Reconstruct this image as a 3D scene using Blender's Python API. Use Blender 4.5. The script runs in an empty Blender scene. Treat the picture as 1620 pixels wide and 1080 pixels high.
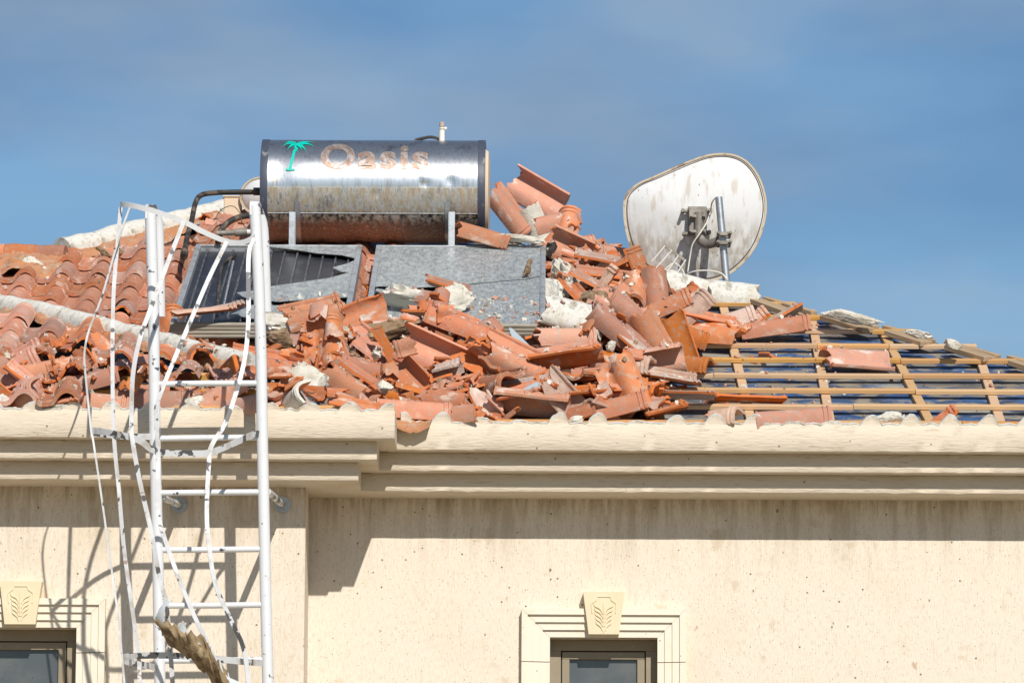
import bpy, bmesh, math, random
from math import radians as rad, sin, cos, tan, pi
from mathutils import Vector, Matrix, noise
random.seed(7)
noise.seed_set(7)
SC = bpy.context.scene
COL = SC.collection
V = Vector

# ------------------------------------------------------------------ camera, sky, sun, exposure
FPX = 7800.0
PITCH = rad(9.2); YAW = rad(0.44); ROLL = rad(0.30)
CAMP = V((27.8 * tan(YAW), -27.8, 1.6))
cam = bpy.data.cameras.new('camera')
cam.sensor_width = 36.0
cam.lens = 36.0 * FPX / 1620.0
cam.clip_start = 0.5
cam.clip_end = 3000
camo = bpy.data.objects.new('camera', cam)
COL.objects.link(camo)
camo.matrix_world = (Matrix.Translation(CAMP) @ Matrix.Rotation(YAW, 4, 'Z') @
                     Matrix.Rotation(pi / 2 + PITCH, 4, 'X') @ Matrix.Rotation(ROLL, 4, 'Z'))
SC.camera = camo
MW = camo.matrix_world.to_3x3()
CR, CU, CT = MW @ V((1, 0, 0)), MW @ V((0, 1, 0)), MW @ V((0, 0, 1))   # right, up, towards the camera

SUND = V((-0.27, 1.0, -0.76)).normalized()          # the way the sunlight travels
world = bpy.data.worlds.new('World')
SC.world = world
world.use_nodes = True
wn, wl = world.node_tree.nodes, world.node_tree.links
bg = wn['Background']
sky = wn.new('ShaderNodeTexSky')
sky.sky_type = 'NISHITA'
sky.sun_disc = False
sky.sun_elevation = math.asin(-SUND.z)
sky.sun_rotation = math.atan2(-SUND.x, -SUND.y)
sky.air_density = 1.0
sky.dust_density = 0.2
sky.ozone_density = 3.0
tc = wn.new('ShaderNodeTexCoord')
mp = wn.new('ShaderNodeMapping'); mp.inputs['Scale'].default_value = (9, 9, 26)
mp.inputs['Rotation'].default_value = (0.0, 0.25, 0.3)
cn = wn.new('ShaderNodeTexNoise'); cn.inputs['Scale'].default_value = 1.0
cn.inputs['Detail'].default_value = 5; cn.inputs['Roughness'].default_value = 0.5
cr = wn.new('ShaderNodeValToRGB')
cr.color_ramp.elements[0].position = 0.42; cr.color_ramp.elements[0].color = (0, 0, 0, 1)
cr.color_ramp.elements[1].position = 0.74; cr.color_ramp.elements[1].color = (0.62, 0.62, 0.62, 1)
tint = wn.new('ShaderNodeMixRGB'); tint.blend_type = 'MULTIPLY'; tint.inputs[0].default_value = 1.0
tint.inputs[2].default_value = (0.87, 1.0, 1.05, 1)
cm = wn.new('ShaderNodeMixRGB'); cm.inputs[2].default_value = (5.0, 5.5, 6.2, 1)
wl.new(tc.outputs['Generated'], mp.inputs[0]); wl.new(mp.outputs[0], cn.inputs['Vector'])
wl.new(cn.outputs[0], cr.inputs[0]); wl.new(cr.outputs[0], cm.inputs[0])
wl.new(sky.outputs[0], tint.inputs[1]); wl.new(tint.outputs[0], cm.inputs[1])
mp2 = wn.new('ShaderNodeMapping'); mp2.inputs['Scale'].default_value = (7, 7, 20); mp2.inputs['Location'].default_value = (3.3, 1.2, 0.4)
n2 = wn.new('ShaderNodeTexNoise'); n2.inputs['Scale'].default_value = 1.0; n2.inputs['Detail'].default_value = 4
r2 = wn.new('ShaderNodeValToRGB')
r2.color_ramp.elements[0].position = 0.40; r2.color_ramp.elements[0].color = (1.03, 1.03, 1.03, 1)
r2.color_ramp.elements[1].position = 0.62; r2.color_ramp.elements[1].color = (0.72, 0.79, 0.87, 1)
slate = wn.new('ShaderNodeMixRGB'); slate.blend_type = 'MULTIPLY'; slate.inputs[0].default_value = 1.0
wl.new(tc.outputs['Generated'], mp2.inputs[0]); wl.new(mp2.outputs[0], n2.inputs['Vector']); wl.new(n2.outputs[0], r2.inputs[0])
wl.new(cm.outputs[0], slate.inputs[1]); wl.new(r2.outputs[0], slate.inputs[2])
wl.new(slate.outputs[0], bg.inputs['Color'])
bg.inputs['Strength'].default_value = 0.081

sl = bpy.data.lights.new('sun', 'SUN')
sl.energy = 4.6
sl.angle = rad(0.5)
sl.color = (1.0, 0.955, 0.88)
so = bpy.data.objects.new('sun', sl); COL.objects.link(so)
so.rotation_euler = SUND.to_track_quat('-Z', 'Y').to_euler()
so.location = (5, -20, 20)
SC.view_settings.view_transform = 'Standard'
SC.view_settings.look = 'None'
SC.view_settings.exposure = 0.0
SC.view_settings.gamma = 1.0
SC.view_settings.use_curve_mapping = False

# ------------------------------------------------------------------ survey: points of the place
def ray(px, py):
    d = CR * ((px - 810) / FPX) + CU * ((540 - py) / FPX) - CT
    return d.normalized()
def hitplane(px, py, p0, n):
    d = ray(px, py)
    return CAMP + d * ((p0 - CAMP).dot(n) / d.dot(n))
def atY(px, py, Y):
    return hitplane(px, py, V((0, Y, 0)), V((0, 1, 0)))
def proj(P):
    q = P - CAMP
    z = -q.dot(CT)
    return 810 + FPX * q.dot(CR) / z, 540 - FPX * q.dot(CU) / z

D = 0.435                                   # how far the wing stands out from the main wall
P1, P2, P3 = 0.51, 0.41, 0.305              # overhang of the three cornice courses
TP = tan(rad(22.6)); SP = rad(22.6)
YE = -0.43                                  # eave line of the roof
ZE = atY(1300, 667, YE).z                   # height of the batten tops at the eave
SLOPE = V((0, cos(SP), sin(SP)))
NRM = V((0, -sin(SP), cos(SP)))
def onroof(px, py, h=0.0):
    return hitplane(px, py, V((0, YE, ZE)) + NRM * h, NRM)
def onwing(px, py, h=0.0):
    return hitplane(px, py, V((0, YE - D, ZE)) + NRM * h, NRM)
APEX = onroof(514, 300)
XR = APEX.x + (APEX.y - YE)
XL = APEX.x - (APEX.y - YE)
YB = APEX.y + (APEX.y - YE)
XW = atY(619, 660, -D - P1).x               # eave corner of the wing
XC = atY(483, 850, -D).x                    # corner of the wing wall
def roofz(x, y):
    a = min(y - YE, XR - x, YB - y)
    b = min(y - YE + D, XW - 0.05 - x)
    return ZE + TP * max(a, b)
BLOBS = []
def blob(px, py, rx, ry, h, wing=False):
    p = onwing(px, py) if wing else onroof(px, py)
    BLOBS.append((p.x, p.y, rx, ry, h))
for b in [(520, 565, .40, .5, .12), (600, 565, .45, .5, .13), (700, 565, .45, .5, .14), (800, 590, .45, .5, .13),
          (905, 570, .38, .6, .15), (985, 540, .35, .75, .18), (960, 465, .32, .45, .20), (905, 420, .20, .40, .17),
          (838, 352, .22, .25, .17), (990, 620, .24, .25, .06), (1040, 510, .25, .30, .12), (1105, 515, .20, .15, .04),
          (470, 540, .25, .4, .08), (560, 625, .5, .22, .06), (700, 640, .5, .2, .06), (860, 640, .5, .2, .06), (980, 645, .3, .18, .05)]:
    blob(*b)
def H(x, y):
    s = 0.0
    for bx, by, rx, ry, h in BLOBS:
        q = ((x - bx) / rx) ** 2 + ((y - by) / ry) ** 2
        if q < 9:
            s += h * math.exp(-q * 0.9)
    return min(s, 0.30)
def surf(x, y):
    return roofz(x, y) + H(x, y)
def hit(px, py, h=0.0):
    d = ray(px, py)
    t = 25.0
    while t < 36:
        p = CAMP + d * t
        if p.y > -1.05 and p.z < surf(p.x, p.y) + h:
            return p
        t += 0.012
    # nothing met: over the ridge line, stand on the crest
    best = None
    t = 27.0
    while t < 35:
        p = CAMP + d * t
        g = p.z - surf(p.x, p.y)
        if best is None or g < best[0]:
            best = (g, p)
        t += 0.03
    return best[1]

# ------------------------------------------------------------------ helpers
def link(o, parent=None, label=None, cat=None, group=None, kind=None):
    COL.objects.link(o)
    if parent is not None:
        o.parent = parent
    tag(o, label, cat, group, kind)
    return o
def tag(o, label=None, cat=None, group=None, kind=None):
    if label: o['label'] = label
    if cat: o['category'] = cat
    if group: o['group'] = group
    if kind: o['kind'] = kind
def empty(name, loc, label=None, cat=None, group=None, kind=None, parent=None):
    o = bpy.data.objects.new(name, None)
    o.empty_display_size = 0.1
    o.location = loc
    link(o, parent, label, cat, group, kind)
    bpy.context.view_layer.update() if parent is None else None
    return o
def finish(bm, angle=35, smooth=True):
    bmesh.ops.recalc_face_normals(bm, faces=bm.faces)
    if smooth:
        a = rad(angle)
        for f in bm.faces: f.smooth = True
        for e in bm.edges:
            e.smooth = len(e.link_faces) == 2 and e.calc_face_angle(0) < a
def obj(name, bm, mats, parent=None, origin=None, angle=35, smooth=True, mw=None, **kw):
    """link one mesh object; bm in world space unless mw is given (then local)"""
    finish(bm, angle, smooth)
    if origin is not None:
        bmesh.ops.translate(bm, verts=bm.verts, vec=-V(origin))
    me = bpy.data.meshes.new(name)
    bm.to_mesh(me); bm.free()
    for m in (mats if isinstance(mats, (list, tuple)) else [mats]):
        me.materials.append(m)
    o = bpy.data.objects.new(name, me)
    loc = V(origin) if origin is not None else V((0, 0, 0))
    M = mw if mw is not None else Matrix.Translation(loc)
    if parent is not None:
        base = Matrix.Translation(V(parent['_o'])) if '_o' in parent else Matrix.Translation(absloc(parent))
        o.matrix_local = base.inverted() @ M
    else:
        o.matrix_world = M
    link(o, parent, **kw)
    return o
def absloc(o):
    p = V((0, 0, 0))
    while o is not None:
        p = p + o.location
        o = o.parent
    return p
def quad(bm, a, b, c, d, mi=0):
    f = bm.faces.new([bm.verts.new(a), bm.verts.new(b), bm.verts.new(c), bm.verts.new(d)])
    f.material_index = mi
    return f
def box(bm, x0, x1, y0, y1, z0, z1, M=None, bev=0.0, mi=0):
    vs = [bm.verts.new((x, y, z)) for x in (x0, x1) for y in (y0, y1) for z in (z0, z1)]
    F = [(0, 1, 3, 2), (4, 6, 7, 5), (0, 4, 5, 1), (2, 3, 7, 6), (0, 2, 6, 4), (1, 5, 7, 3)]
    fs = [bm.faces.new([vs[i] for i in f]) for f in F]
    for f in fs: f.material_index = mi
    if bev > 0:
        es = list({e for f in fs for e in f.edges})
        r = bmesh.ops.bevel(bm, geom=es, offset=bev, segments=1, affect='EDGES', profile=0.5)
        vs = list({v for f in r['faces'] for v in f.verts} | {v for v in vs if v.is_valid})
    if M is not None:
        bmesh.ops.transform(bm, matrix=M, verts=[v for v in vs if v.is_valid])
    return vs
def prism(bm, pts, vec, mi=0):
    """closed polygon pts (3-D) swept by vec"""
    a = [bm.verts.new(p) for p in pts]
    b = [bm.verts.new(V(p) + V(vec)) for p in pts]
    n = len(pts)
    fs = [bm.faces.new(a[::-1]), bm.faces.new(b)]
    for i in range(n):
        fs.append(bm.faces.new([a[i], a[(i + 1) % n], b[(i + 1) % n], b[i]]))
    for f in fs: f.material_index = mi
    return a + b
def sweep(bm, pts, prof, up, closed_ends=True, mi=0, scale=None):
    """sweep a closed 2-D profile [(a,b)] along a polyline; b runs along up, a across it"""
    pts = [V(p) for p in pts]
    rings = []
    n = len(pts)
    for i, p in enumerate(pts):
        t = (pts[min(i + 1, n - 1)] - pts[max(i - 1, 0)]).normalized()
        u = up(i) if callable(up) else V(up)
        s = t.cross(u)
        if s.length < 1e-4: s = t.orthogonal()
        s.normalize(); w = s.cross(t).normalized()
        k = scale(i) if scale else 1.0
        rings.append([bm.verts.new(p + s * (a * k) + w * (b * k)) for a, b in prof])
    m = len(prof)
    fs = []
    for i in range(n - 1):
        for j in range(m):
            fs.append(bm.faces.new([rings[i][j], rings[i][(j + 1) % m], rings[i + 1][(j + 1) % m], rings[i + 1][j]]))
    if closed_ends:
        fs.append(bm.faces.new(rings[0][::-1])); fs.append(bm.faces.new(rings[-1]))
    for f in fs: f.material_index = mi
    return rings
def circ(r, n=12):
    return [(r * cos(2 * pi * k / n), r * sin(2 * pi * k / n)) for k in range(n)]
def rect(w, t):
    return [(-w / 2, -t / 2), (w / 2, -t / 2), (w / 2, t / 2), (-w / 2, t / 2)]
def tube(bm, pts, r, n=12, mi=0):
    pts = [V(p) for p in pts]
    d = (pts[-1] - pts[0])
    up = V((0, 1, 0)) if abs(d.normalized().y) < 0.8 else V((0, 0, 1))
    ring_up = up
    return sweep(bm, pts, circ(r, n), ring_up, mi=mi)
def smoothline(pts, k=5):
    """Catmull-Rom through pts"""
    pts = [V(p) for p in pts]
    out = []
    n = len(pts)
    for i in range(n - 1):
        p0, p1, p2, p3 = pts[max(i - 1, 0)], pts[i], pts[i + 1], pts[min(i + 2, n - 1)]
        for j in range(k):
            t = j / k
            out.append(0.5 * ((2 * p1) + (p2 - p0) * t + (2 * p0 - 5 * p1 + 4 * p2 - p3) * t * t + (3 * p1 - p0 - 3 * p2 + p3) * t ** 3))
    out.append(pts[-1])
    return out
def dupe(o, parent, M):
    c = o.copy()
    c.parent = parent
    c.matrix_local = Matrix.Translation(-absloc(parent)) @ M if parent is not None else M
    COL.objects.link(c)
    return c

# ------------------------------------------------------------------ materials
class Mat:
    def __init__(s, name, base, rough=0.8, metal=0.0, coords='object', spec=0.3):
        s.m = bpy.data.materials.new(name); s.m.use_nodes = True
        s.n, s.l = s.m.node_tree.nodes, s.m.node_tree.links
        s.b = s.n['Principled BSDF']
        s.b.inputs['Roughness'].default_value = rough
        s.b.inputs['Metallic'].default_value = metal
        s.b.inputs['Specular IOR Level'].default_value = spec
        if coords == 'object':
            s.co = s.n.new('ShaderNodeTexCoord').outputs['Object']
        else:
            s.co = s.n.new('ShaderNodeNewGeometry').outputs['Position']
        r = s.n.new('ShaderNodeRGB'); r.outputs[0].default_value = (*base, 1)
        s.c = r.outputs[0]
        s.nrm = None
    def noise(s, scale, stretch=(1, 1, 1), detail=4, rough=0.55, off=0, rnd=False):
        mp = s.n.new('ShaderNodeMapping')
        mp.inputs['Scale'].default_value = [scale * k for k in stretch]
        mp.inputs['Location'].default_value = (off, off * 1.7, off * 0.6)
        s.l.new(s.co, mp.inputs[0])
        t = s.n.new('ShaderNodeTexNoise'); t.inputs['Scale'].default_value = 1
        t.inputs['Detail'].default_value = detail; t.inputs['Roughness'].default_value = rough
        if rnd:
            oi = s.n.new('ShaderNodeObjectInfo'); t.noise_dimensions = '4D'
            mm = s.n.new('ShaderNodeMath'); mm.operation = 'MULTIPLY'; mm.inputs[1].default_value = 30
            s.l.new(oi.outputs['Random'], mm.inputs[0]); s.l.new(mm.outputs[0], t.inputs['W'])
        s.l.new(mp.outputs[0], t.inputs['Vector'])
        return t.outputs[0]
    def ramp(s, val, lo, hi, top=1.0):
        r = s.n.new('ShaderNodeMapRange'); r.interpolation_type = 'SMOOTHSTEP'
        r.inputs['From Min'].default_value = lo; r.inputs['From Max'].default_value = hi
        r.inputs['To Min'].default_value = 0; r.inputs['To Max'].default_value = top
        s.l.new(val, r.inputs['Value'])
        return r.outputs[0]
    def mul(s, a, b):
        m = s.n.new('ShaderNodeMath'); m.operation = 'MULTIPLY'
        s.l.new(a, m.inputs[0]); s.l.new(b, m.inputs[1]); return m.outputs[0]
    def mix(s, fac, color, mode='MIX'):
        m = s.n.new('ShaderNodeMixRGB'); m.blend_type = mode
        s.l.new(fac, m.inputs[0]); s.l.new(s.c, m.inputs[1])
        m.inputs[2].default_value = (*color, 1)
        s.c = m.outputs[0]; return s
    def layer(s, color, scale, lo, hi, top=1.0, stretch=(1, 1, 1), detail=4, off=0, rnd=False, mode='MIX'):
        return s.mix(s.ramp(s.noise(scale, stretch, detail, off=off, rnd=rnd), lo, hi, top), color, mode)
    def specks(s, color, scale, size, density=0.5, top=1.0, stretch=(1, 1, 1)):
        mp = s.n.new('ShaderNodeMapping'); mp.inputs['Scale'].default_value = [scale * k for k in stretch]
        s.l.new(s.co, mp.inputs[0])
        v = s.n.new('ShaderNodeTexVoronoi'); v.inputs['Scale'].default_value = 1
        s.l.new(mp.outputs[0], v.inputs['Vector'])
        sp = s.n.new('ShaderNodeSeparateColor'); s.l.new(v.outputs['Color'], sp.inputs[0])
        a = s.ramp(v.outputs['Distance'], size, size * 0.5, 1.0)
        b = s.ramp(sp.outputs[0], 1 - density, 1 - density + 0.05, top)
        return s.mix(s.mul(a, b), color)
    def random(s, amt=0.25, hue=0.02):
        oi = s.n.new('ShaderNodeObjectInfo')
        h = s.n.new('ShaderNodeHueSaturation')
        r = s.n.new('ShaderNodeMapRange'); r.inputs['To Min'].default_value = 1 - amt; r.inputs['To Max'].default_value = 1 + amt
        s.l.new(oi.outputs['Random'], r.inputs['Value']); s.l.new(r.outputs[0], h.inputs['Value'])
        m = s.n.new('ShaderNodeMath'); m.operation = 'MULTIPLY'; m.inputs[1].default_value = 7.31
        fr = s.n.new('ShaderNodeMath'); fr.operation = 'FRACT'
        s.l.new(oi.outputs['Random'], m.inputs[0]); s.l.new(m.outputs[0], fr.inputs[0])
        r2 = s.n.new('ShaderNodeMapRange'); r2.inputs['To Min'].default_value = 0.5 - hue; r2.inputs['To Max'].default_value = 0.5 + hue
        s.l.new(fr.outputs[0], r2.inputs['Value']); s.l.new(r2.outputs[0], h.inputs['Hue'])
        m2 = s.n.new('ShaderNodeMath'); m2.operation = 'MULTIPLY'; m2.inputs[1].default_value = 13.7
        f2 = s.n.new('ShaderNodeMath'); f2.operation = 'FRACT'
        s.l.new(oi.outputs['Random'], m2.inputs[0]); s.l.new(m2.outputs[0], f2.inputs[0])
        r3 = s.n.new('ShaderNodeMapRange'); r3.inputs['To Min'].default_value = 0.70; r3.inputs['To Max'].default_value = 1.12
        s.l.new(f2.outputs[0], r3.inputs['Value']); s.l.new(r3.outputs[0], h.inputs['Saturation'])
        s.l.new(s.c, h.inputs['Color']); s.c = h.outputs[0]; return s
    def bump(s, scale, strength, dist=0.004, stretch=(1, 1, 1), detail=5, rough=0.6):
        b = s.n.new('ShaderNodeBump'); b.inputs['Strength'].default_value = strength; b.inputs['Distance'].default_value = dist
        s.l.new(s.noise(scale, stretch, detail, rough), b.inputs['Height'])
        if s.nrm: s.l.new(s.nrm, b.inputs['Normal'])
        s.nrm = b.outputs[0]; return s
    def done(s):
        s.l.new(s.c, s.b.inputs['Base Color'])
        if s.nrm: s.l.new(s.nrm, s.b.inputs['Normal'])
        return s.m

M_stucco_ = (Mat('wall_stucco', (0.75, 0.66, 0.55), 0.92, coords='world')
            .layer((0.62, 0.52, 0.38), 1.3, 0.50, 0.75, 0.45)
            .layer((0.78, 0.69, 0.55), 6, 0.5, 0.8, 0.5, stretch=(1, 1, .4))
            .layer((0.50, 0.38, 0.24), 5, 0.62, 0.70, 0.45, detail=9, off=31)
            .layer((0.40, 0.22, 0.10), 8, 0.715, 0.75, 0.6, detail=9, off=41, stretch=(1.6, 1, .7))
            .layer((0.50, 0.41, 0.29), 130, 0.46, 0.70, 0.42, stretch=(1, 1, .22), detail=6)
            .layer((0.56, 0.46, 0.33), 30, 0.55, 0.78, 0.4, stretch=(1, 1, .25), detail=6, off=12)
            .layer((0.45, 0.33, 0.20), 3.1, 0.66, 0.76, 0.45, detail=8, off=4)
            .specks((0.10, 0.065, 0.04), 22, 0.16, 0.22, 0.9)
            .specks((0.24, 0.16, 0.10), 62, 0.24, 0.24, 0.75)
            .specks((0.30, 0.20, 0.12), 110, 0.25, 0.2, 0.7)
            .specks((0.16, 0.09, 0.04), 7, 0.075, 0.5, 0.9, stretch=(1, 1, .7))
            .bump(110, 0.7, 0.005, stretch=(1, 1, .2)).bump(260, 0.6, 0.003))
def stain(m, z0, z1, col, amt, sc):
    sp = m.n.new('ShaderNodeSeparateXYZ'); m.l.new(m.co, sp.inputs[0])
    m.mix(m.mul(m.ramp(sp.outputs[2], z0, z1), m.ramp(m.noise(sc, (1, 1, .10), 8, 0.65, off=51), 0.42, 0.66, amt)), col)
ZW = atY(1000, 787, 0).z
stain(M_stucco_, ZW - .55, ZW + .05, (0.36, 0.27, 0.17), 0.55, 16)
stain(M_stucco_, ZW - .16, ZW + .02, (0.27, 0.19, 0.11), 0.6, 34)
M_stucco = M_stucco_.done()
M_fascia = (Mat('cornice_render', (0.68, 0.585, 0.465), 0.92, coords='world')
            .layer((0.55, 0.44, 0.30), 4, 0.50, 0.78, 0.5, stretch=(.4, 1, 1))
            .layer((0.36, 0.28, 0.18), 60, 0.56, 0.70, 0.42, stretch=(.22, 1, 1.5), detail=8)
            .layer((0.72, 0.64, 0.50), 11, 0.5, 0.75, 0.5, stretch=(.3, 1, 1), off=3)
            .specks((0.14, 0.09, 0.05), 20, 0.15, 0.13, 0.9)
            .bump(70, 0.75, 0.006, stretch=(.22, 1, 1.5)).bump(220, 0.6, 0.003).done())
M_trim = (Mat('window_trim_stone', (0.76, 0.68, 0.56), 0.85, coords='world')
          .layer((0.66, 0.56, 0.40), 9, 0.52, 0.8, 0.5)
          .layer((0.60, 0.36, 0.18), 14, 0.70, 0.80, 0.5, stretch=(1, 1, .25), off=9)
          .specks((0.16, 0.10, 0.05), 26, 0.14, 0.12, 0.9).bump(180, 0.35, 0.002).done())
M_keystone = (Mat('keystone_stone', (0.71, 0.60, 0.41), 0.85, coords='world')
              .layer((0.74, 0.65, 0.46), 12, 0.45, 0.7, 0.6).specks((0.2, .12, .06), 40, 0.15, 0.1, 0.8)
              .bump(150, 0.35, 0.002).done())
def clay(name, base, pale, dusk, seed):
    return (Mat(name, base, 0.88)
            .layer(dusk, 7, 0.42, 0.68, 0.75, rnd=True, off=seed)
            .layer(pale, 16, 0.53, 0.72, 0.7, rnd=True, detail=6, off=seed + 3)
            .layer((0.36, 0.27, 0.21), 34, 0.53, 0.66, 0.7, rnd=True, detail=8, off=seed + 5)
            .layer((0.62, 0.50, 0.42), 9, 0.57, 0.66, 0.75, rnd=True, detail=8, off=seed + 15, stretch=(1.6, .7, 1))
            .layer((0.16, 0.085, 0.055), 24, 0.62, 0.76, 0.5, rnd=True, detail=8, off=seed + 8)
            .specks((0.12, 0.07, 0.05), 110, 0.25, 0.15, 0.7)
            .random(0.25, 0.004).bump(90, 0.5, 0.004).bump(22, 0.45, 0.007).done())
M_clay = clay('clay_weathered', (0.50, 0.17, 0.068), (0.53, 0.30, 0.19), (0.42, 0.15, 0.072), 1)
M_clay_in = clay('clay_underside', (0.53, 0.175, 0.062), (0.53, 0.27, 0.16), (0.47, 0.16, 0.068), 2)
M_clay_laid = clay('clay_laid', (0.49, 0.20, 0.11), (0.55, 0.35, 0.24), (0.42, 0.18, 0.11), 3)
M_break = (Mat('clay_fresh_break', (0.60, 0.175, 0.05), 0.9).layer((0.45, .15, .06), 30, .45, .7, .7, rnd=True)
           .bump(160, 0.6, 0.004).done())
M_clay_grey = clay('clay_limewashed', (0.52, 0.36, 0.28), (0.60, 0.50, 0.42), (0.42, 0.22, 0.15), 6)
M_mortar = (Mat('mortar_white', (0.66, 0.62, 0.53), 0.95)
            .layer((0.44, 0.385, 0.29), 9, 0.50, 0.70, 0.75, rnd=True)
            .layer((0.30, 0.21, 0.13), 17, 0.64, 0.78, 0.7, rnd=True, detail=6)
            .layer((0.76, 0.74, 0.68), 5, 0.45, 0.7, 0.6, off=4, rnd=True)
            .specks((0.16, 0.11, 0.07), 60, 0.22, 0.25, 0.7)
            .bump(35, 0.6, 0.012, detail=8, rough=0.7).bump(140, 0.5, 0.004).done())
M_mortar_brown = (Mat('mortar_brown', (0.30, 0.205, 0.125), 0.95)
                  .layer((0.17, 0.10, 0.055), 24, 0.48, 0.66, 0.85, rnd=True)
                  .layer((0.52, 0.45, 0.34), 10, 0.55, 0.72, 0.7, off=4, rnd=True)
                  .bump(45, 0.9, 0.012, detail=8, rough=0.7).done())
M_mortar_tint = (Mat('mortar_terracotta', (0.53, 0.25, 0.13), 0.95)
                 .layer((0.50, 0.38, 0.27), 13, 0.48, 0.62, 0.75, detail=8)
                 .layer((0.22, 0.17, 0.11), 22, 0.58, 0.70, 0.75, detail=7, off=5)
                 .layer((0.58, 0.24, 0.09), 6, 0.52, 0.7, 0.8, off=8)
                 .bump(40, 0.9, 0.012, detail=8, rough=0.75).bump(120, 0.5, 0.004).done())
M_ridge = (Mat('ridge_whitewash', (0.64, 0.62, 0.565), 0.92)
           .layer((0.53, 0.48, 0.38), 7, 0.52, 0.68, 0.7, detail=7)
           .layer((0.26, 0.23, 0.18), 13, 0.57, 0.68, 0.75, detail=8, off=4)
           .layer((0.40, 0.34, 0.25), 40, 0.50, 0.66, 0.55, detail=8, off=14)
           .specks((0.14, 0.11, 0.08), 30, 0.14, 0.2, 0.8)
           .bump(30, 0.5, 0.008, detail=8).bump(120, 0.4, 0.003).done())
M_lip = (Mat('mortar_lip', (0.72, 0.70, 0.65), 0.95, coords='world').layer((0.45, 0.40, 0.32), 22, 0.5, 0.68, 0.8)
         .bump(80, 0.7, 0.006).done())
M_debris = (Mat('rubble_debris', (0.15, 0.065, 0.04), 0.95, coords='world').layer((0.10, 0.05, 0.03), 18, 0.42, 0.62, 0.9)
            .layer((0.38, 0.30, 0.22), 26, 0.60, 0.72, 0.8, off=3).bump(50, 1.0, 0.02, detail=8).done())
M_batten = (Mat('batten_pine', (0.60, 0.33, 0.125), 0.75)
            .layer((0.42, 0.235, 0.095), 22, 0.48, 0.72, 0.65, stretch=(.07, 1, 1), rnd=True, detail=6)
            .layer((0.24, 0.12, 0.05), 9, 0.66, 0.76, 0.8, stretch=(.35, 1, 1), rnd=True, off=4)
            .layer((0.62, 0.43, 0.23), 12, 0.58, 0.78, 0.4, stretch=(.1, 1, 1), off=7, rnd=True)
            .random(0.13, 0.006).bump(90, 0.25, 0.002, stretch=(.06, 1, 1)).done())
M_rafter = (Mat('rafter_pine', (0.56, 0.36, 0.19), 0.78)
            .layer((0.42, 0.26, 0.13), 24, 0.48, 0.72, 0.6, stretch=(1, .07, 1), rnd=True, detail=6)
            .random(0.1, 0.005).bump(90, 0.2, 0.002, stretch=(1, .06, 1)).done())
M_oldwood = (Mat('hip_board_grey', (0.42, 0.30, 0.185), 0.85)
             .layer((0.23, 0.145, 0.08), 30, 0.45, 0.68, 0.85, stretch=(.08, 1, 1), rnd=True, detail=6)
             .layer((0.56, 0.47, 0.35), 12, 0.55, 0.75, 0.6, stretch=(.15, 1, 1), rnd=True)
             .bump(90, 0.4, 0.003, stretch=(.06, 1, 1)).done())
M_blue = (Mat('deck_blue_membrane', (0.035, 0.08, 0.19), 0.7, coords='world')
          .layer((0.055, 0.14, 0.30), 14, 0.45, 0.65, 0.8, stretch=(.5, .3, 1), detail=6)
          .layer((0.05, 0.055, 0.065), 6, 0.47, 0.60, 0.85, stretch=(.5, .5, 1), off=8, detail=6)
          .layer((0.27, 0.23, 0.17), 19, 0.46, 0.57, 0.85, stretch=(.35, .35, 1), detail=9, off=2)
          .layer((0.36, 0.33, 0.26), 5, 0.56, 0.66, 0.8, stretch=(.4, .6, 1), detail=9, off=6)
          .layer((0.16, 0.145, 0.12), 3, 0.56, 0.66, 0.7, stretch=(.4, .6, 1), detail=6, off=16)
          .bump(24, 0.5, 0.01, stretch=(.3, 1, 1)).done())
M_ground = (Mat('ground_sand', (0.40, 0.32, 0.22), 0.95, coords='world').layer((0.28, 0.22, 0.14), 0.5, 0.4, 0.6, 0.8)
            .layer((0.10, 0.12, 0.05), 0.22, 0.52, 0.6, 0.7).bump(6, 0.5, 0.05).done())
M_paint = (Mat('ladder_white_paint', (0.68, 0.69, 0.705), 0.42, spec=0.5)
           .layer((0.60, 0.57, 0.52), 14, 0.55, 0.75, 0.5)
           .layer((0.06, 0.06, 0.07), 11, 0.655, 0.67, 0.95, detail=7, off=6)
           .specks((0.10, 0.08, 0.07), 38, 0.19, 0.12, 0.9).bump(60, 0.15, 0.003).done())
M_strap = (Mat('strap_grey_paint', (0.54, 0.54, 0.55), 0.5, spec=0.4).layer((0.38, 0.34, 0.29), 9, 0.48, 0.66, 0.7, detail=7)
           .layer((0.70, 0.71, 0.72), 6, 0.5, 0.62, 0.8, off=9).layer((0.07, 0.065, 0.06), 13, 0.60, 0.62, 0.95, detail=8, off=5)
           .layer((0.25, 0.12, 0.06), 17, 0.64, 0.70, 0.7, off=15).bump(60, 0.2, 0.003).done())
M_paint_worn = (Mat('strap_worn_paint', (0.62, 0.625, 0.635), 0.48, spec=0.5)
                .layer((0.36, 0.31, 0.25), 14, 0.48, 0.66, 0.6, detail=7)
                .layer((0.05, 0.05, 0.055), 10, 0.555, 0.575, 0.95, detail=7, off=2)
                .bump(60, 0.2, 0.003).done())
M_galv = (Mat('galvanised_steel', (0.46, 0.48, 0.50), 0.42, 0.75).layer((0.28, 0.28, 0.28), 12, 0.5, 0.7, 0.6)
          .layer((0.30, 0.15, 0.07), 9, 0.66, 0.74, 0.7, off=3).bump(60, 0.2, 0.003).done())
M_alu = (Mat('aluminium_frame', (0.50, 0.52, 0.54), 0.5, 0.55).layer((0.30, 0.29, 0.26), 14, 0.48, 0.68, 0.7, stretch=(1, 1, 1))
         .layer((0.12, 0.12, 0.12), 26, 0.62, 0.72, 0.7, off=3).bump(70, 0.3, 0.003).done())
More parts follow.
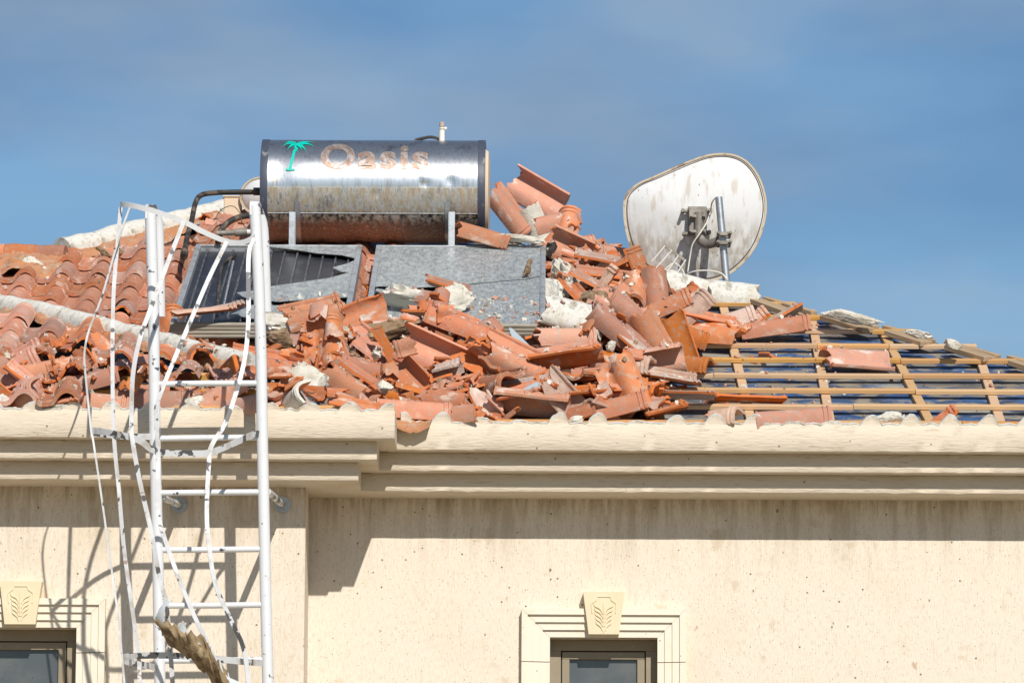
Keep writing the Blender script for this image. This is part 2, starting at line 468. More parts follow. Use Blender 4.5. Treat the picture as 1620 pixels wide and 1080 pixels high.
M_beam = (Mat('weathered_frame_beam', (0.40, 0.36, 0.29), 0.7).layer((0.25, 0.21, 0.16), 40, 0.45, 0.65, 0.8, stretch=(.08, 1, 1), detail=6)
          .bump(80, 0.4, 0.003, stretch=(.1, 1, 1)).done())
M_rib = Mat('absorber_rib', (0.10, 0.105, 0.115), 0.4, spec=0.6).layer((0.03, 0.03, 0.035), 14, 0.45, 0.6, 0.8).done()
M_black = (Mat('absorber_black', (0.022, 0.024, 0.032), 0.4, spec=0.6).layer((0.07, 0.07, 0.08), 10, 0.50, 0.72, 0.8, stretch=(1, .5, 1))
           .specks((0.20, 0.19, 0.18), 60, 0.2, 0.12, 0.7).done())
M_glass = (Mat('dusty_collector_glass', (0.33, 0.355, 0.355), 0.38, spec=0.5)
           .layer((0.20, 0.215, 0.22), 75, 0.42, 0.60, 0.8, stretch=(.8, .22, 1), detail=7)
           .layer((0.44, 0.455, 0.44), 50, 0.50, 0.64, 0.75, stretch=(.5, .25, 1), detail=7, off=5)
           .layer((0.27, 0.21, 0.15), 5, 0.64, 0.76, 0.5, off=3).bump(70, 0.25, 0.002).done())
M_shard = (Mat('glass_shard', (0.36, 0.42, 0.46), 0.18, spec=0.6).layer((0.24, 0.27, 0.29), 12, 0.45, 0.7, 0.6).done())
M_pipe = (Mat('pipe_black', (0.035, 0.032, 0.03), 0.6).layer((0.16, 0.12, 0.09), 18, 0.48, 0.64, 0.85, detail=6)
          .bump(50, 0.5, 0.004).done())
M_darkrim = (Mat('tank_rim_dark', (0.055, 0.065, 0.095), 0.5, spec=0.5).layer((0.28, 0.28, 0.27), 16, 0.56, 0.66, 0.7, stretch=(1, 1, .5), detail=7).done())
M_teal = (Mat('print_teal', (0.0, 0.50, 0.40), 0.5).done())
M_print = (Mat('print_faded_brown', (0.38, 0.26, 0.20), 0.45, 0.6).layer((0.52, 0.50, 0.50), 34, 0.44, 0.60, 0.75, stretch=(1, 1, .5), detail=7).layer((0.22, 0.14, 0.11), 18, 0.5, 0.66, 0.7).done())
M_printedge = (Mat('print_outline_faded', (0.36, 0.27, 0.22), 0.5, 0.6).layer((0.55, 0.54, 0.54), 30, 0.48, 0.62, 0.6).done())
def dish_mat():
    m = Mat('dish_white_paint', (0.69, 0.69, 0.685), 0.5, spec=0.4)
    sp = m.n.new('ShaderNodeSeparateXYZ'); m.l.new(m.co, sp.inputs[0])
    low = m.ramp(sp.outputs[2], 0.06, -0.16)
    m.mix(m.mul(low, m.ramp(m.noise(24, (1, 1, .16), 8, 0.65), 0.34, 0.62, 0.9)), (0.42, 0.37, 0.31))
    m.layer((0.50, 0.42, 0.32), 30, 0.54, 0.68, 0.6, stretch=(1, 1, .2), detail=8, off=7)
    m.layer((0.78, 0.77, 0.75), 12, 0.54, 0.66, 0.6, stretch=(1, 1, .3), detail=8, off=17)
    m.specks((0.22, 0.14, 0.08), 34, 0.18, 0.3, 0.8, stretch=(1, 1, .5))
    return m.bump(60, 0.25, 0.003).done()
M_dish = dish_mat()
M_dishrim = (Mat('dish_rim', (0.60, 0.50, 0.36), 0.6).layer((0.22, 0.13, 0.07), 12, 0.50, 0.66, 0.8).done())
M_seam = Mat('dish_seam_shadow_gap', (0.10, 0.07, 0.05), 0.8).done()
M_bracket = (Mat('bracket_grey', (0.22, 0.20, 0.175), 0.6, 0.3).layer((0.38, 0.34, 0.29), 18, 0.48, 0.66, 0.7).layer((.2, .09, .04), 22, .62, .72, .8, off=3).done())
M_cable = Mat('cable_white', (0.70, 0.67, 0.60), 0.6).done()
M_winframe = (Mat('window_frame_bronze', (0.27, 0.22, 0.15), 0.5, spec=0.4).layer((0.33, 0.28, 0.20), 10, 0.5, 0.7, 0.4).done())
M_gasket = Mat('window_gasket', (0.02, 0.017, 0.015), 0.7).done()
M_pane = (Mat('window_pane_screened', (0.085, 0.095, 0.10), 0.14, spec=0.6).layer((0.13, 0.135, 0.13), 6, 0.4, 0.7, 0.7)
          .specks((0.03, .025, .02), 30, 0.13, 0.15, 0.9).done())
M_torn_out = (Mat('torn_panel_white', (0.66, 0.70, 0.71), 0.5).layer((0.42, 0.47, 0.48), 14, 0.5, 0.7, 0.6).done())
M_torn_in = (Mat('torn_panel_foam_brown', (0.30, 0.215, 0.12), 0.8).layer((0.13, 0.085, 0.045), 16, 0.45, 0.60, 0.9, detail=8)
             .layer((0.52, 0.42, 0.26), 14, 0.60, 0.70, 0.8, off=4).bump(60, 0.5, 0.006).done())
M_bird = (Mat('sparrow_brown', (0.26, 0.175, 0.10), 0.9).layer((0.09, 0.055, 0.03), 90, 0.48, 0.6, 0.8, stretch=(1, 2, 1))
          .layer((0.42, 0.33, 0.23), 40, 0.58, 0.7, 0.7, off=2).done())
M_birdw = (Mat('sparrow_wing', (0.13, 0.085, 0.05), 0.9).layer((0.34, 0.24, 0.15), 110, 0.5, 0.6, 0.8, stretch=(1, 3, 1)).done())
M_birdleg = Mat('sparrow_leg', (0.30, 0.17, 0.12), 0.7).done()
M_chimney = (Mat('chimney_render', (0.66, 0.52, 0.38), 0.9).bump(60, 0.4, 0.004).done())

# the tank's steel: grime and drips, plus reflections painted into its lower half
def tank_mat():
    m = Mat('stainless_stained', (0.64, 0.65, 0.655), 0.31, 1.0)
    sp = m.n.new('ShaderNodeSeparateXYZ'); m.l.new(m.co, sp.inputs[0])
    low = m.ramp(sp.outputs[2], -0.028, -0.042)  # hard edge of the mirrored horizon, put into the grime colour
    ndirt = m.ramp(m.noise(42, (1, 1, .16), 7, 0.65), 0.36, 0.56)
    grime = m.mul(low, ndirt)
    m.mix(grime, (0.30, 0.255, 0.185))
    m.layer((0.10, 0.095, 0.09), 14, 0.52, 0.70, 0.55, stretch=(1, 1, .3), off=5)
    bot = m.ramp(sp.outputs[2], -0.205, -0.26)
    m.mix(bot, (0.27, 0.165, 0.11))  # reflected terracotta, painted on the underside
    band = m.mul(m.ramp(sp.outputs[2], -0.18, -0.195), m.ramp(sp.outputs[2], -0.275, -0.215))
    m.mix(m.mul(band, m.ramp(m.noise(30, (1, 1, .15), 6), 0.40, 0.62)), (0.04, 0.03, 0.025))  # dark streaky band just under the seam
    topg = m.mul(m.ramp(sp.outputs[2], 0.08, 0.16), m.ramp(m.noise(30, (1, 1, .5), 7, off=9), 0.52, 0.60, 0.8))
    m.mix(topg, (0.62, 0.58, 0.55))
    drip = m.mul(m.mul(m.ramp(sp.outputs[2], 0.14, 0.08), m.ramp(sp.outputs[2], -0.18, -0.10)), m.ramp(m.noise(17, (1, .05, .08), 3, off=3), 0.56, 0.66, 0.7))
    m.mix(drip, (0.45, 0.33, 0.20))
    # metallic drops and roughness grows where the grime sits
    mm = m.n.new('ShaderNodeMapRange'); mm.inputs['To Min'].default_value = 0.95; mm.inputs['To Max'].default_value = 0.15
    m.l.new(grime, mm.inputs['Value']); m.l.new(mm.outputs[0], m.b.inputs['Metallic'])
    rr = m.n.new('ShaderNodeMapRange'); rr.inputs['To Min'].default_value = 0.29; rr.inputs['To Max'].default_value = 0.72
    m.l.new(grime, rr.inputs['Value']); m.l.new(rr.outputs[0], m.b.inputs['Roughness'])
    m.layer((0.42, 0.42, 0.42), 60, 0.50, 0.66, 0.6, stretch=(1, 1, .12), detail=6, off=22)
    m.bump(5, 0.12, 0.01).bump(70, 0.10, 0.002, stretch=(1, 1, .15))
    return m.done()
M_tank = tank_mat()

# ------------------------------------------------------------------ ground
bm = bmesh.new()
quad(bm, (-900, -900, 0), (900, -900, 0), (900, 900, 0), (-900, 900, 0))
obj('ground', bm, M_ground, kind='structure')

# ------------------------------------------------------------------ house
house = empty('house', (APEX.x, 0, 0), 'cream rendered house with a broken terracotta tile roof and stepped cornice', 'house')
XLW = XL - 1.5                                                  # far left end of the wing

def wall_mesh(name, x0, x1, Y, z0, z1, hole, depth, back):
    """front face with an opening, its reveals, and the sides"""
    bm = bmesh.new()
    hx0, hx1, hz0, hz1 = hole
    xs = [x0, hx0, hx1, x1]; zs = [z0, hz0, hz1, z1]
    for i in range(3):
        for j in range(3):
            if i == 1 and j == 1: continue
            quad(bm, (xs[i], Y, zs[j]), (xs[i + 1], Y, zs[j]), (xs[i + 1], Y, zs[j + 1]), (xs[i], Y, zs[j + 1]))
    y2 = Y + depth
    quad(bm, (hx0, Y, hz0), (hx0, y2, hz0), (hx0, y2, hz1), (hx0, Y, hz1))
    quad(bm, (hx1, Y, hz0), (hx1, Y, hz1), (hx1, y2, hz1), (hx1, y2, hz0))
    quad(bm, (hx0, Y, hz1), (hx0, y2, hz1), (hx1, y2, hz1), (hx1, Y, hz1))
    quad(bm, (hx0, Y, hz0), (hx1, Y, hz0), (hx1, y2, hz0), (hx0, y2, hz0))
    for x in (x0, x1):
        quad(bm, (x, Y, z0), (x, back, z0), (x, back, z1), (x, Y, z1))
    bmesh.ops.remove_doubles(bm, verts=bm.verts, dist=1e-5)
    return obj(name, bm, M_stucco, house)
ZTOPW = atY(1000, 781, -P3).z
# right window opening and left window opening
a = atY(870, 1008, 0); b = atY(1040, 1008, 0)
WR = (a.x, b.x, a.z - 1.25, a.z)
wall_mesh('wall', XC + 0.0, XR - P1, 0.0, 0, ZTOPW + 0.1, WR, 0.22, YB)
c = atY(122, 993, -D)
WL = (c.x - 0.62, c.x, c.z - 1.25, c.z)
wall_mesh('wall', XLW + 0.4, XC, -D, 0, ZTOPW + 0.1, WL, 0.22, 0.02)
bm = bmesh.new()
box(bm, XLW + 0.4, XR - P1 - 0.002, YB - 0.002 - 0.2, YB - 0.002, 0, ZTOPW)
obj('wall', bm, M_stucco, house)

def rough_box(name, x0, x1, y0, y1, z0, z1, jit=0.0016, seg=0.05, mat=None):
    bm = bmesh.new()
    n = max(2, int(min(x1 - x0, 8) / seg))
    prev = None
    b = 0.004
    prof = [(y1, z0), (y0 + b, z0), (y0, z0 + b), (y0, z0 + (z1 - z0) * .5), (y0, z1 - b), (y0 + b, z1), (y1, z1)]
    for i in range(n + 1):
        x = x0 + (x1 - x0) * i / n
        ring = []
        for k, (y, z) in enumerate(prof):
            j = jit if 0 < k < 6 else 0
            if i in (0, n): j = 0
            ring.append(bm.verts.new((x, y + j * noise.noise(V((x * 9, k * 3, 1))), z + 1.6 * j * noise.noise(V((x * 7, k * 5 + 9, 2))))))
        if prev:
            for k in range(len(prof)):
                bm.faces.new([prev[k], prev[(k + 1) % 7], ring[(k + 1) % 7], ring[k]])
        else:
            bm.faces.new(ring[::-1])
        prev = ring
    bm.faces.new(prev)
    return obj(name, bm, mat or M_fascia, house, angle=50)
Z1 = atY(900, 712.5, -P1).z; Z2 = atY(900, 745.5, -P2).z; Z3 = atY(900, 778, -P3).z
ZT = atY(1300, 671, -P1).z
for (zt, zb, P) in ((ZT, Z1, P1), (Z1, Z2, P2), (Z2, Z3, P3)):
    dx = P - P3
    rough_box('cornice_course', XC + P - 0.05, XR, -P, 0.25, zb, zt)
    rough_box('cornice_course', XLW, XC + P, -D - P, 0.27, zb + 0.002, zt + (0.004 if P == P1 else 0.002))
# top bearing slab of both fascias
# ---- wavy mortar edge on the fascia
def scallops(x0, x1, Y, zb, phase, amp, seed, skip=()):
    bm = bmesh.new()
    rnd = random.Random(seed)
    per = 0.2185
    n = int((x1 - x0) / 0.0085)
    amps = {}
    cols = []
    for i in range(n + 1):
        x = x0 + (x1 - x0) * i / n
        t = (x - phase) / per
        k = math.floor(t); t -= k
        if k not in amps:
            amps[k] = amp * rnd.choice([1, 1, 1, .95, .8, .55, .9, .25]) 
        A = amps[k]
        if t < .42: h = 0.004 * sin(t * 9)
        elif t < .93:
            q = (t - .42) / .51
            h = A * (sin(pi * q ** 1.25)) ** .55 if q < 1 else 0
        else: h = 0.0
        h += 0.006 * noise.noise(V((x * 16, seed, 0))) + 0.005 * noise.noise(V((x * 50, seed, 3)))
        h = max(h, -0.004) + 0.006
        yj = 0.004 * noise.noise(V((x * 20, 5, seed)))
        lip = 0.014 + 0.006 * noise.noise(V((x * 35, 7, seed)))
        cols.append([bm.verts.new(p) for p in ((x, Y + 0.001, zb - 0.004), (x, Y + yj + 0.002, zb + h - lip), (x, Y + yj - 0.004, zb + h - 0.35 * lip),
                     (x, Y + 0.010, zb + h + 0.002), (x, Y + 0.06 + 2 * yj, zb + h - 0.010), (x, Y + 0.10, zb - 0.02))])
    for a, b in zip(cols, cols[1:]):
        for k in range(5):
            f = bm.faces.new([a[k], b[k], b[k + 1], a[k + 1]])
            f.material_index = 0 if k == 0 else 1
    bm.faces.new(cols[0][::-1]); bm.faces.new(cols[-1])
    return obj('mortar_edge', bm, [M_fascia, M_lip], house, angle=60)
scallops(XC + P1 + 0.02, XR, -P1, ZT, atY(1135 - 46, 668, -P1).x, 0.056, 3)
scallops(XLW, XC + P1 - 0.003, -D - P1, ZT + 0.004, atY(497 - 50, 645, -D - P1).x, 0.040, 5)

# ---- windows
def window(hole, Y, screen_split=False):
    x0, x1, z0, z1 = hole
    w = empty('window', V(((x0 + x1) / 2, Y, z0)) - absloc(house), parent=house)
    def frame(name, a, b, c, d, y0, y1, t, mat):
        bm = bmesh.new()
        box(bm, a, b, y0, y1, d - t, d, bev=0.002)
        box(bm, a, b, y0, y1, c, c + t, bev=0.002)
        box(bm, a, a + t, y0 + .0015, y1, c + t, d - t, bev=0.0015)
        box(bm, b - t, b, y0 + .0015, y1, c + t, d - t, bev=0.0015)
        return obj(name, bm, mat, w, angle=30)
    frame('frame', x0 + .001, x1 - .001, z0 + .001, z1 - .001, Y + .10, Y + .20, .062, M_winframe)
    frame('gasket', x0 + .0625, x1 - .0625, z0 + .0625, z1 - .0625, Y + .118, Y + .19, .007, M_gasket)
    frame('sash', x0 + .0695, x1 - .0695, z0 + .0695, z1 - .0695, Y + .108, Y + .17, .042, M_winframe)
    bm = bmesh.new()
    box(bm, x0 + .108, x1 - .108, Y + .135, Y + .141, z0 + .108, z1 - .108)
    obj('pane', bm, M_pane, w)
    # stone surround: four steps, mitred
    steps = [(0.000, 0.040, 0.030), (0.040, 0.083, 0.040), (0.083, 0.125, 0.050), (0.125, 0.160, 0.062)]
    g = 0.0015
    zj = z1 - 0.14
    for side in (-1, 1):
        xe = x0 if side < 0 else x1
        for (za, zb2) in ((None, zj + g), (zj - g, z0 - .1)):
            bm = bmesh.new()
            for (s0, s1, pr) in steps:
                A = (xe + side * s0, z1 + s0) if za is None else (xe + side * s0, za)
                B = (xe + side * s1, z1 + s1) if za is None else (xe + side * s1, za)
                prism(bm, [(A[0], Y - pr, A[1] - g), (B[0], Y - pr, B[1] - g), (B[0], Y - pr, zb2), (A[0], Y - pr, zb2)], (0, pr + .01, 0))
            obj('trim_stone', bm, M_trim, w, angle=20)
    bm = bmesh.new()
    for (s0, s1, pr) in steps:
        prism(bm, [(x0 - s0, Y - pr, z1 + s0), (x1 + s0, Y - pr, z1 + s0), (x1 + s1, Y - pr, z1 + s1), (x0 - s1, Y - pr, z1 + s1)], (0, pr + .01, 0))
        # fine groove under each step
        if s0 > 0:
            box(bm, x0 - s0, x1 + s0, Y - pr - .004, Y - pr + .004, z1 + s0, z1 + s0 + .005)
    obj('trim_stone', bm, M_trim, w, angle=20)
    # keystone with a carved leaf
    xm = (x0 + x1) / 2; zb, zt = z1 + 0.012, z1 + 0.252
    wt, wb = 0.117, 0.086
    yk = Y - 0.088
    bm = bmesh.new()
    prism(bm, [(xm - wt, yk, zt), (xm + wt, yk, zt), (xm + wb, yk, zb), (xm - wb, yk, zb)], (0, .1, 0))
    pan = [(-.036, .224), (.036, .224), (.042, .205), (.070, .185), (.066, .13), (.052, .05), (-.052, .05), (-.066, .13), (-.070, .185), (-.042, .205)]
    k = obj('keystone', bm, M_keystone, w, angle=20)
    k['label'] = 'yellow keystone with carved leaf'
    bm = bmesh.new()
    prof = rect(.005, .005)
    sweep(bm, [(xm + p[0], yk - .002, zb - .012 + p[1]) for p in pan[7:] + pan[:5]], prof, (0, 1, 0))
    for s in (-1, 1):
        for q in range(5):
            zz = .165 - q * .024
            pts = [(xm + s * .007, yk - .001, zb + zz - .050), (xm + s * .015, yk - .003, zb + zz - .030), (xm + s * .030, yk - .004, zb + zz - .016), (xm + s * (.048 - q * .002), yk - .003, zb + zz - .008), (xm + s * (.056 - q * .003), yk - .001, zb + zz + .008)]
            sweep(bm, smoothline(pts, 3), rect(.005, .006), (0, 1, 0))
            pts = [(p[0], p[1], p[2] + .010) for p in pts]
    sweep(bm, [(xm, yk - .001, zb + .045), (xm, yk - .004, zb + .11), (xm, yk - .001, zb + .18)], rect(.008, .006), (0, 1, 0))
    ob = obj('leaf_carving', bm, M_keystone, k)
    return w
window(WR, 0.0)
window(WL, -D)

# ---- roof: deck under the battens
roof = empty('roof', V((APEX.x, YE, ZE)) - absloc(house), parent=house)
DK = -0.062
def dk(p, h=DK): return V(p) + V((0, 0, h))
bm = bmesh.new()
eL, eR = V((XL, YE, ZE)), V((XR, YE, ZE))
bL, bR = V((XL, YB, ZE)), V((XR, YB, ZE))
for tri in ((eL, eR, APEX), (eR, bR, APEX), (bR, bL, APEX), (bL, eL, APEX)):
    bm.faces.new([bm.verts.new(dk(p)) for p in tri])
obj('roof_deck', bm, M_blue, roof, smooth=False)
# wing deck: front slope, its right slope, and the back
wy = YE - D; xw = XW - 0.05
hl = APEX.x - XL
Wt = 2.9                                                # run of the wing's hip
W0 = V((xw, wy, ZE)); W1 = V((xw - Wt, wy + Wt, ZE + TP * Wt)); W2 = V((XLW - 1, wy + Wt, ZE + TP * Wt)); W3 = V((XLW - 1, wy, ZE))
W4 = V((xw, wy + 2 * Wt, ZE)); W5 = V((XLW - 1, wy + 2 * Wt, ZE))
bm = bmesh.new()
for f in ((W0, W1, W2, W3), (W0, W4, W1), (W1, W4, W5, W2)):
    bm.faces.new([bm.verts.new(dk(p, DK - 0.004)) for p in f])
obj('roof_deck', bm, M_blue, roof, smooth=False)
# raised shoulder where the main slope carries on to the left of its hip
A1 = onroof(96, 404); A2 = onroof(-330, 392)
A3 = V((A2.x, YE, ZE)); A4 = V((A1.x, YE, ZE))
bm = bmesh.new()
bm.faces.new([bm.verts.new(dk(p, DK - 0.008)) for p in (A1, A2, A3, A4)])
bm.faces.new([bm.verts.new(dk(p, DK - 0.008)) for p in (A2, A1, A1 + V((0, 3.2, -1.35)), A2 + V((0, 3.2, -1.35)))])
obj('roof_deck', bm, M_debris, roof, smooth=False)

bm = bmesh.new()
for px0, px1 in ((-330, 98), (98, 600)):
    a = onroof(px0, 600); b = onroof(px1, 600)
    if px0 < 0: top = [A2, A1]
    else: top = [A1, APEX, onroof(585, 330)]
    bm.faces.new([bm.verts.new(dk(p, DK + 0.006)) for p in ([V((top[0].x, YE, ZE)), V((top[-1].x, YE, ZE))] + top[::-1])])
obj('roof_underlay', bm, M_debris, roof, smooth=False)
# ---- battens and rafters
def hipx(s):                                            # where the right hip cuts the line s metres up the slope
    return XR - s * cos(SP)
def beam(name, a, b, w, t, mat, up=NRM):
    """timber from a to b; local x runs along it, top face through a-b"""
    a, b = V(a), V(b)
    x = (b - a).normalized(); z = (up - x * up.dot(x)).normalized(); y = z.cross(x)
    L = (b - a).length
    bm = bmesh.new()
    box(bm, 0, L, -w / 2, w / 2, -t, 0, bev=0.002)
    M = Matrix((x, y, z)).transposed().to_4x4(); M.translation = a
    return obj(name, bm, mat, roof, mw=M, angle=30)
GAP = 0.372
X0B = onroof(600, 600).x
NB = 0
joints = {0: [4.9], 1: [], 2: [], 3: [3.32], 4: [2.12], 5: [2.1, 1.0], 6: [], 7: [1.1], 8: []}
for j in range(0, 15):
    s = 0.02 + j * GAP
    x1 = hipx(s) - 0.06
    xs = sorted([X0B] + [onroof(px, 600).x for px in {0: [1112, 1500], 1: [1340], 2: [1443], 3: [1430, 1130], 4: [1434], 5: [1305, 1422], 6: [1400], 7: [1150]}.get(j, [])] + [x1])
    xs = [x for x in xs if x <= x1]
    for a, b in zip(xs, xs[1:]):
        if b - a < 0.1: continue
        dz = random.uniform(-.002, .002)
        p = V((a + .002, YE, ZE)) + SLOPE * (s + random.uniform(-.006, .006)) + NRM * dz
        q = V((b - .002, YE, ZE)) + SLOPE * (s + random.uniform(-.006, .006)) + NRM * (dz + random.uniform(-.003, .003))
        beam('batten', p, q, 0.046, 0.024, M_batten)
# battens under the wing's loosened tiles
for j in range(0, 3):
    s = 0.10 + j * GAP
    p = V((XLW, YE - D, ZE)) + SLOPE * s; q = V((xw - s * cos(SP) - .05, YE - D, ZE)) + SLOPE * s
    beam('batten', p - NRM * .012, q - NRM * .012, 0.05, 0.036, M_batten)
for px, dx in ((903, 0.0), (1035, .02), (1167, .05), (1306, -.02), (1432, .09), (1565, -.01), (1700, 0), (1830, 0), (1950, 0)):
    x = onroof(px, 600).x
    smax = min((XR - x) / cos(SP) - .05, 4.2)
    if smax < .3: continue
    s0 = 0.0
    beam('rafter', V((x + dx, YE, ZE)) + SLOPE * s0 - NRM * .028, V((x - dx * .5, YE, ZE)) + SLOPE * smax - NRM * .028, 0.052, 0.032, M_rafter)
for px in (100, 290, 480):
    x = onwing(px, 600).x
    beam('rafter', V((x, YE - D, ZE)) - NRM * .05, V((x, YE - D, ZE)) + SLOPE * min(1.0, (xw - x) / cos(SP) - .1) - NRM * .041, 0.052, 0.02, M_rafter)
# short boards laid along the right hip, each ending on a batten
HD = V((1, -1, -TP)).normalized()
HN = V((0.0, -sin(SP) * .6, 1)).normalized()
for (xa, ya, xb, yb, w) in ((1196, 468, 1262, 492, .09), (1212, 466, 1290, 489, .05), (1306, 494, 1374, 515, .09), (1318, 490, 1388, 512, .05), (1408, 518, 1466, 536, .09),
                            (1402, 511, 1478, 534, .05), (1503, 541, 1566, 560, .09), (1500, 536, 1582, 558, .05), (1604, 565, 1660, 583, .09), (1600, 559, 1672, 581, .05)):
    a = onroof(xa, ya + 4, .02); b = onroof(xb, yb + 4, .02)
    if w < .07: a = a + V((.0, .10, .02)); b = b + V((.0, .10, .02))
    beam('hip_board', a, b, w, .03, M_oldwood, up=HN)

# ------------------------------------------------------------------ roof tiles
PROF = [(0.000, .014), (.010, .016), (.017, .012), (.022, .001), (.042, -.001), (.066, 0), (.084, .004), (.098, .018), (.112, .037),
        (.130, .055), (.152, .067), (.170, .070), (.188, .067), (.209, .056), (.226, .038), (.238, .016), (.245, .003)]
TL, TW = 0.425, 0.245
def profz(u):
    x = u * TW
    for (a, za), (b, zb) in zip(PROF, PROF[1:]):
        if x <= b: return za + (zb - za) * (x - a) / (b - a)
    return PROF[-1][1]
RIBS = [(.885, 0), (.895, .007), (.915, .007), (.925, 0), (.945, 0), (.955, .008), (.975, .008), (.985, .002)]
def tile_bm(u0=0., u1=1., v0=0., v1=1., jag=0.0, seed=0, ends=(1, 1), t=0.015):
    """jagged where broken: ends says which end (front, rear) is broken; sides break when u is cut"""
    rnd = random.Random(seed)
    off = rnd.uniform(0, 99)
    us = [u0] + [p[0] / TW for p in PROF if u0 + .02 < p[0] / TW < u1 - .02] + [u1]
    fine = []
    for a, b in zip(us, us[1:]):
        fine.append(a)
        if b - a > .085: fine.append((a + b) / 2)
    us = fine + [u1]
    base = [0, .015, .028, .036, .06, .3, .55, .78] + [r[0] for r in RIBS] + [1.0]
    bm = bmesh.new()
    tops, bots = [], []
    slope0 = rnd.uniform(-.25, .25) if ends[0] and v0 > 0 else 0
    slope1 = rnd.uniform(-.25, .25) if ends[1] and v1 < 1 else 0
    for u in us:
        j0 = v0 + (jag * (.5 + noise.noise(V((u * 5, off, 0))) + .6 * noise.noise(V((u * 19, off, 9)))) + slope0 * (u - .5) if v0 > 0 else 0)
        j1 = v1 - (jag * (.5 + noise.noise(V((u * 5, off, 5))) + .6 * noise.noise(V((u * 19, off, 7)))) + slope1 * (u - .5) if v1 < 1 else 0)
        j0 = max(0, min(j0, .9)); j1 = max(j0 + .03, min(j1, 1))
        vs = [j0] + [min(max(v, j0 + .002), j1 - .002) for v in base if 0 < v < 1] + [j1]
        ct, cb = [], []
        for v in vs:
            z = profz(u)
            r = .0045 if v < .028 else (.0 if v > .036 else .0045 * (1 - (v - .028) / .008))
            for (a, ra), (b, rb) in zip(RIBS, RIBS[1:]):
                if a <= v <= b: r = ra + (rb - ra) * (v - a) / (b - a)
            lip = .008 * max(0, 1 - v / .05)
            x = u * TW - TW / 2
            if u0 > 0 and u == u0 or u1 < 1 and u == u1:
                x += jag * .15 * noise.noise(V((v * 9, off, 3)))
            y = v * TL - TL / 2
            taper = 1 - .03 * v
            zz = z * taper + .0035 * noise.noise(V((x * 9, y * 9, off)))
            ct.append(bm.verts.new((x * taper, y, zz + t + r)))
            # thickness follows the curve of the roll
            e = .01; g = (profz(min(u + e, 1)) - profz(max(u - e, 0))) / (TW * 2 * e)
            g = max(-2.0, min(2.0, g)); nn = (1 + g * g) ** .5
            cb.append(bm.verts.new((x * taper + t * g / nn, y, zz + t - t / nn - lip * .6)))
        tops.append(ct); bots.append(cb)
    n, m = len(us), len(tops[0])
    for i in range(n - 1):
        for k in range(m - 1):
            bm.faces.new([tops[i][k], tops[i + 1][k], tops[i + 1][k + 1], tops[i][k + 1]]).material_index = 0
            bm.faces.new([bots[i][k], bots[i][k + 1], bots[i + 1][k + 1], bots[i + 1][k]]).material_index = 1
    for i in range(n - 1):
        bm.faces.new([tops[i][0], bots[i][0], bots[i + 1][0], tops[i + 1][0]]).material_index = 2 if v0 > 0 else 0
        bm.faces.new([tops[i][-1], tops[i + 1][-1], bots[i + 1][-1], bots[i][-1]]).material_index = 2 if v1 < 1 else 0
    for k in range(m - 1):
        bm.faces.new([tops[0][k], tops[0][k + 1], bots[0][k + 1], bots[0][k]]).material_index = 2 if u0 > 0 else 0
        bm.faces.new([tops[-1][k], bots[-1][k], bots[-1][k + 1], tops[-1][k + 1]]).material_index = 2 if u1 < 1 else 0
    bmesh.ops.remove_doubles(bm, verts=bm.verts, dist=2e-4)
    c = V(((u0 + u1) / 2 * TW - TW / 2, (v0 + v1) / 2 * TL - TL / 2, .02))
    bmesh.ops.translate(bm, verts=bm.verts, vec=-c)
    return bm, c
def tile_mesh(mats, name='roof_tile', **kw):
    bm, c = tile_bm(**kw)
    finish(bm, 38)
    me = bpy.data.meshes.new(name)
    bm.to_mesh(me); bm.free()
    for m in mats: me.materials.append(m)
    return me, c
laid = [tile_mesh([M_clay_laid, M_clay_in, M_break], seed=k) for k in range(2)]
laid_broken = [tile_mesh([M_clay_laid, M_clay_in, M_break], seed=20 + k, v0=.12 + .07 * k, jag=.22) for k in range(4)]
ROOTLOC = absloc(roof)
def lay(x, s, wing, var=0.0, broken=None, dz=0.0):
    me, c = broken if broken else random.choice(laid)
    o = bpy.data.objects.new('roof_tile', me)
    rz = rad(random.gauss(0, .7 + var * 9)); rx = rad(-4.7 + random.gauss(0, .35 + var * 3.5)); ry = rad(random.gauss(0, .6 + var * 7))
    B = Matrix((V((1, 0, 0)), SLOPE, NRM)).transposed().to_4x4()
    B.translation = V((x, YE - (D if wing else 0), ZE)) + SLOPE * (s + TL / 2 + c.y) + NRM * (.037 + dz)
    M = B @ Matrix.Rotation(rz, 4, 'Z') @ Matrix.Rotation(rx, 4, 'X') @ Matrix.Rotation(ry, 4, 'Y')
    M = M @ Matrix.Translation((c.x + random.gauss(0, .0015 + var * .03), random.gauss(0, .004 + var * .05), 0))
    o.matrix_local = Matrix.Translation(-ROOTLOC) @ M
    link(o, roof)
    return o
HIP2 = lambda x: 470 + (x - 0) * .2436                    # white ridge of the wing, as seen
HIP1 = lambda x: (386 - .02 * x) if x < 100 else 386 - (x - 100) * .235
phx = onroof(88, 450).x
for j in range(0, 16):
    s = .02 + j * .365
    for i in range(-16, 18):
        x = phx + i * .228
        p = V((x, YE, ZE)) + SLOPE * (s + .2)
        px, py = proj(p)
        if px < -210 or px > 640: continue
        if px > 300 and (py > 530): continue
        if py > HIP2(px) + 30 or py < HIP1(px) + (32 if px < 100 else 44 if px < 300 else 26): continue
        if px > 590 and py < 392: continue
        v = 0
        br = None
        if py > HIP2(px) - 22 and px > 100 and random.random() < .3: br = random.choice(laid_broken); v = .2
        lay(x, s, False, v, br)
phw = onwing(60, 560).x
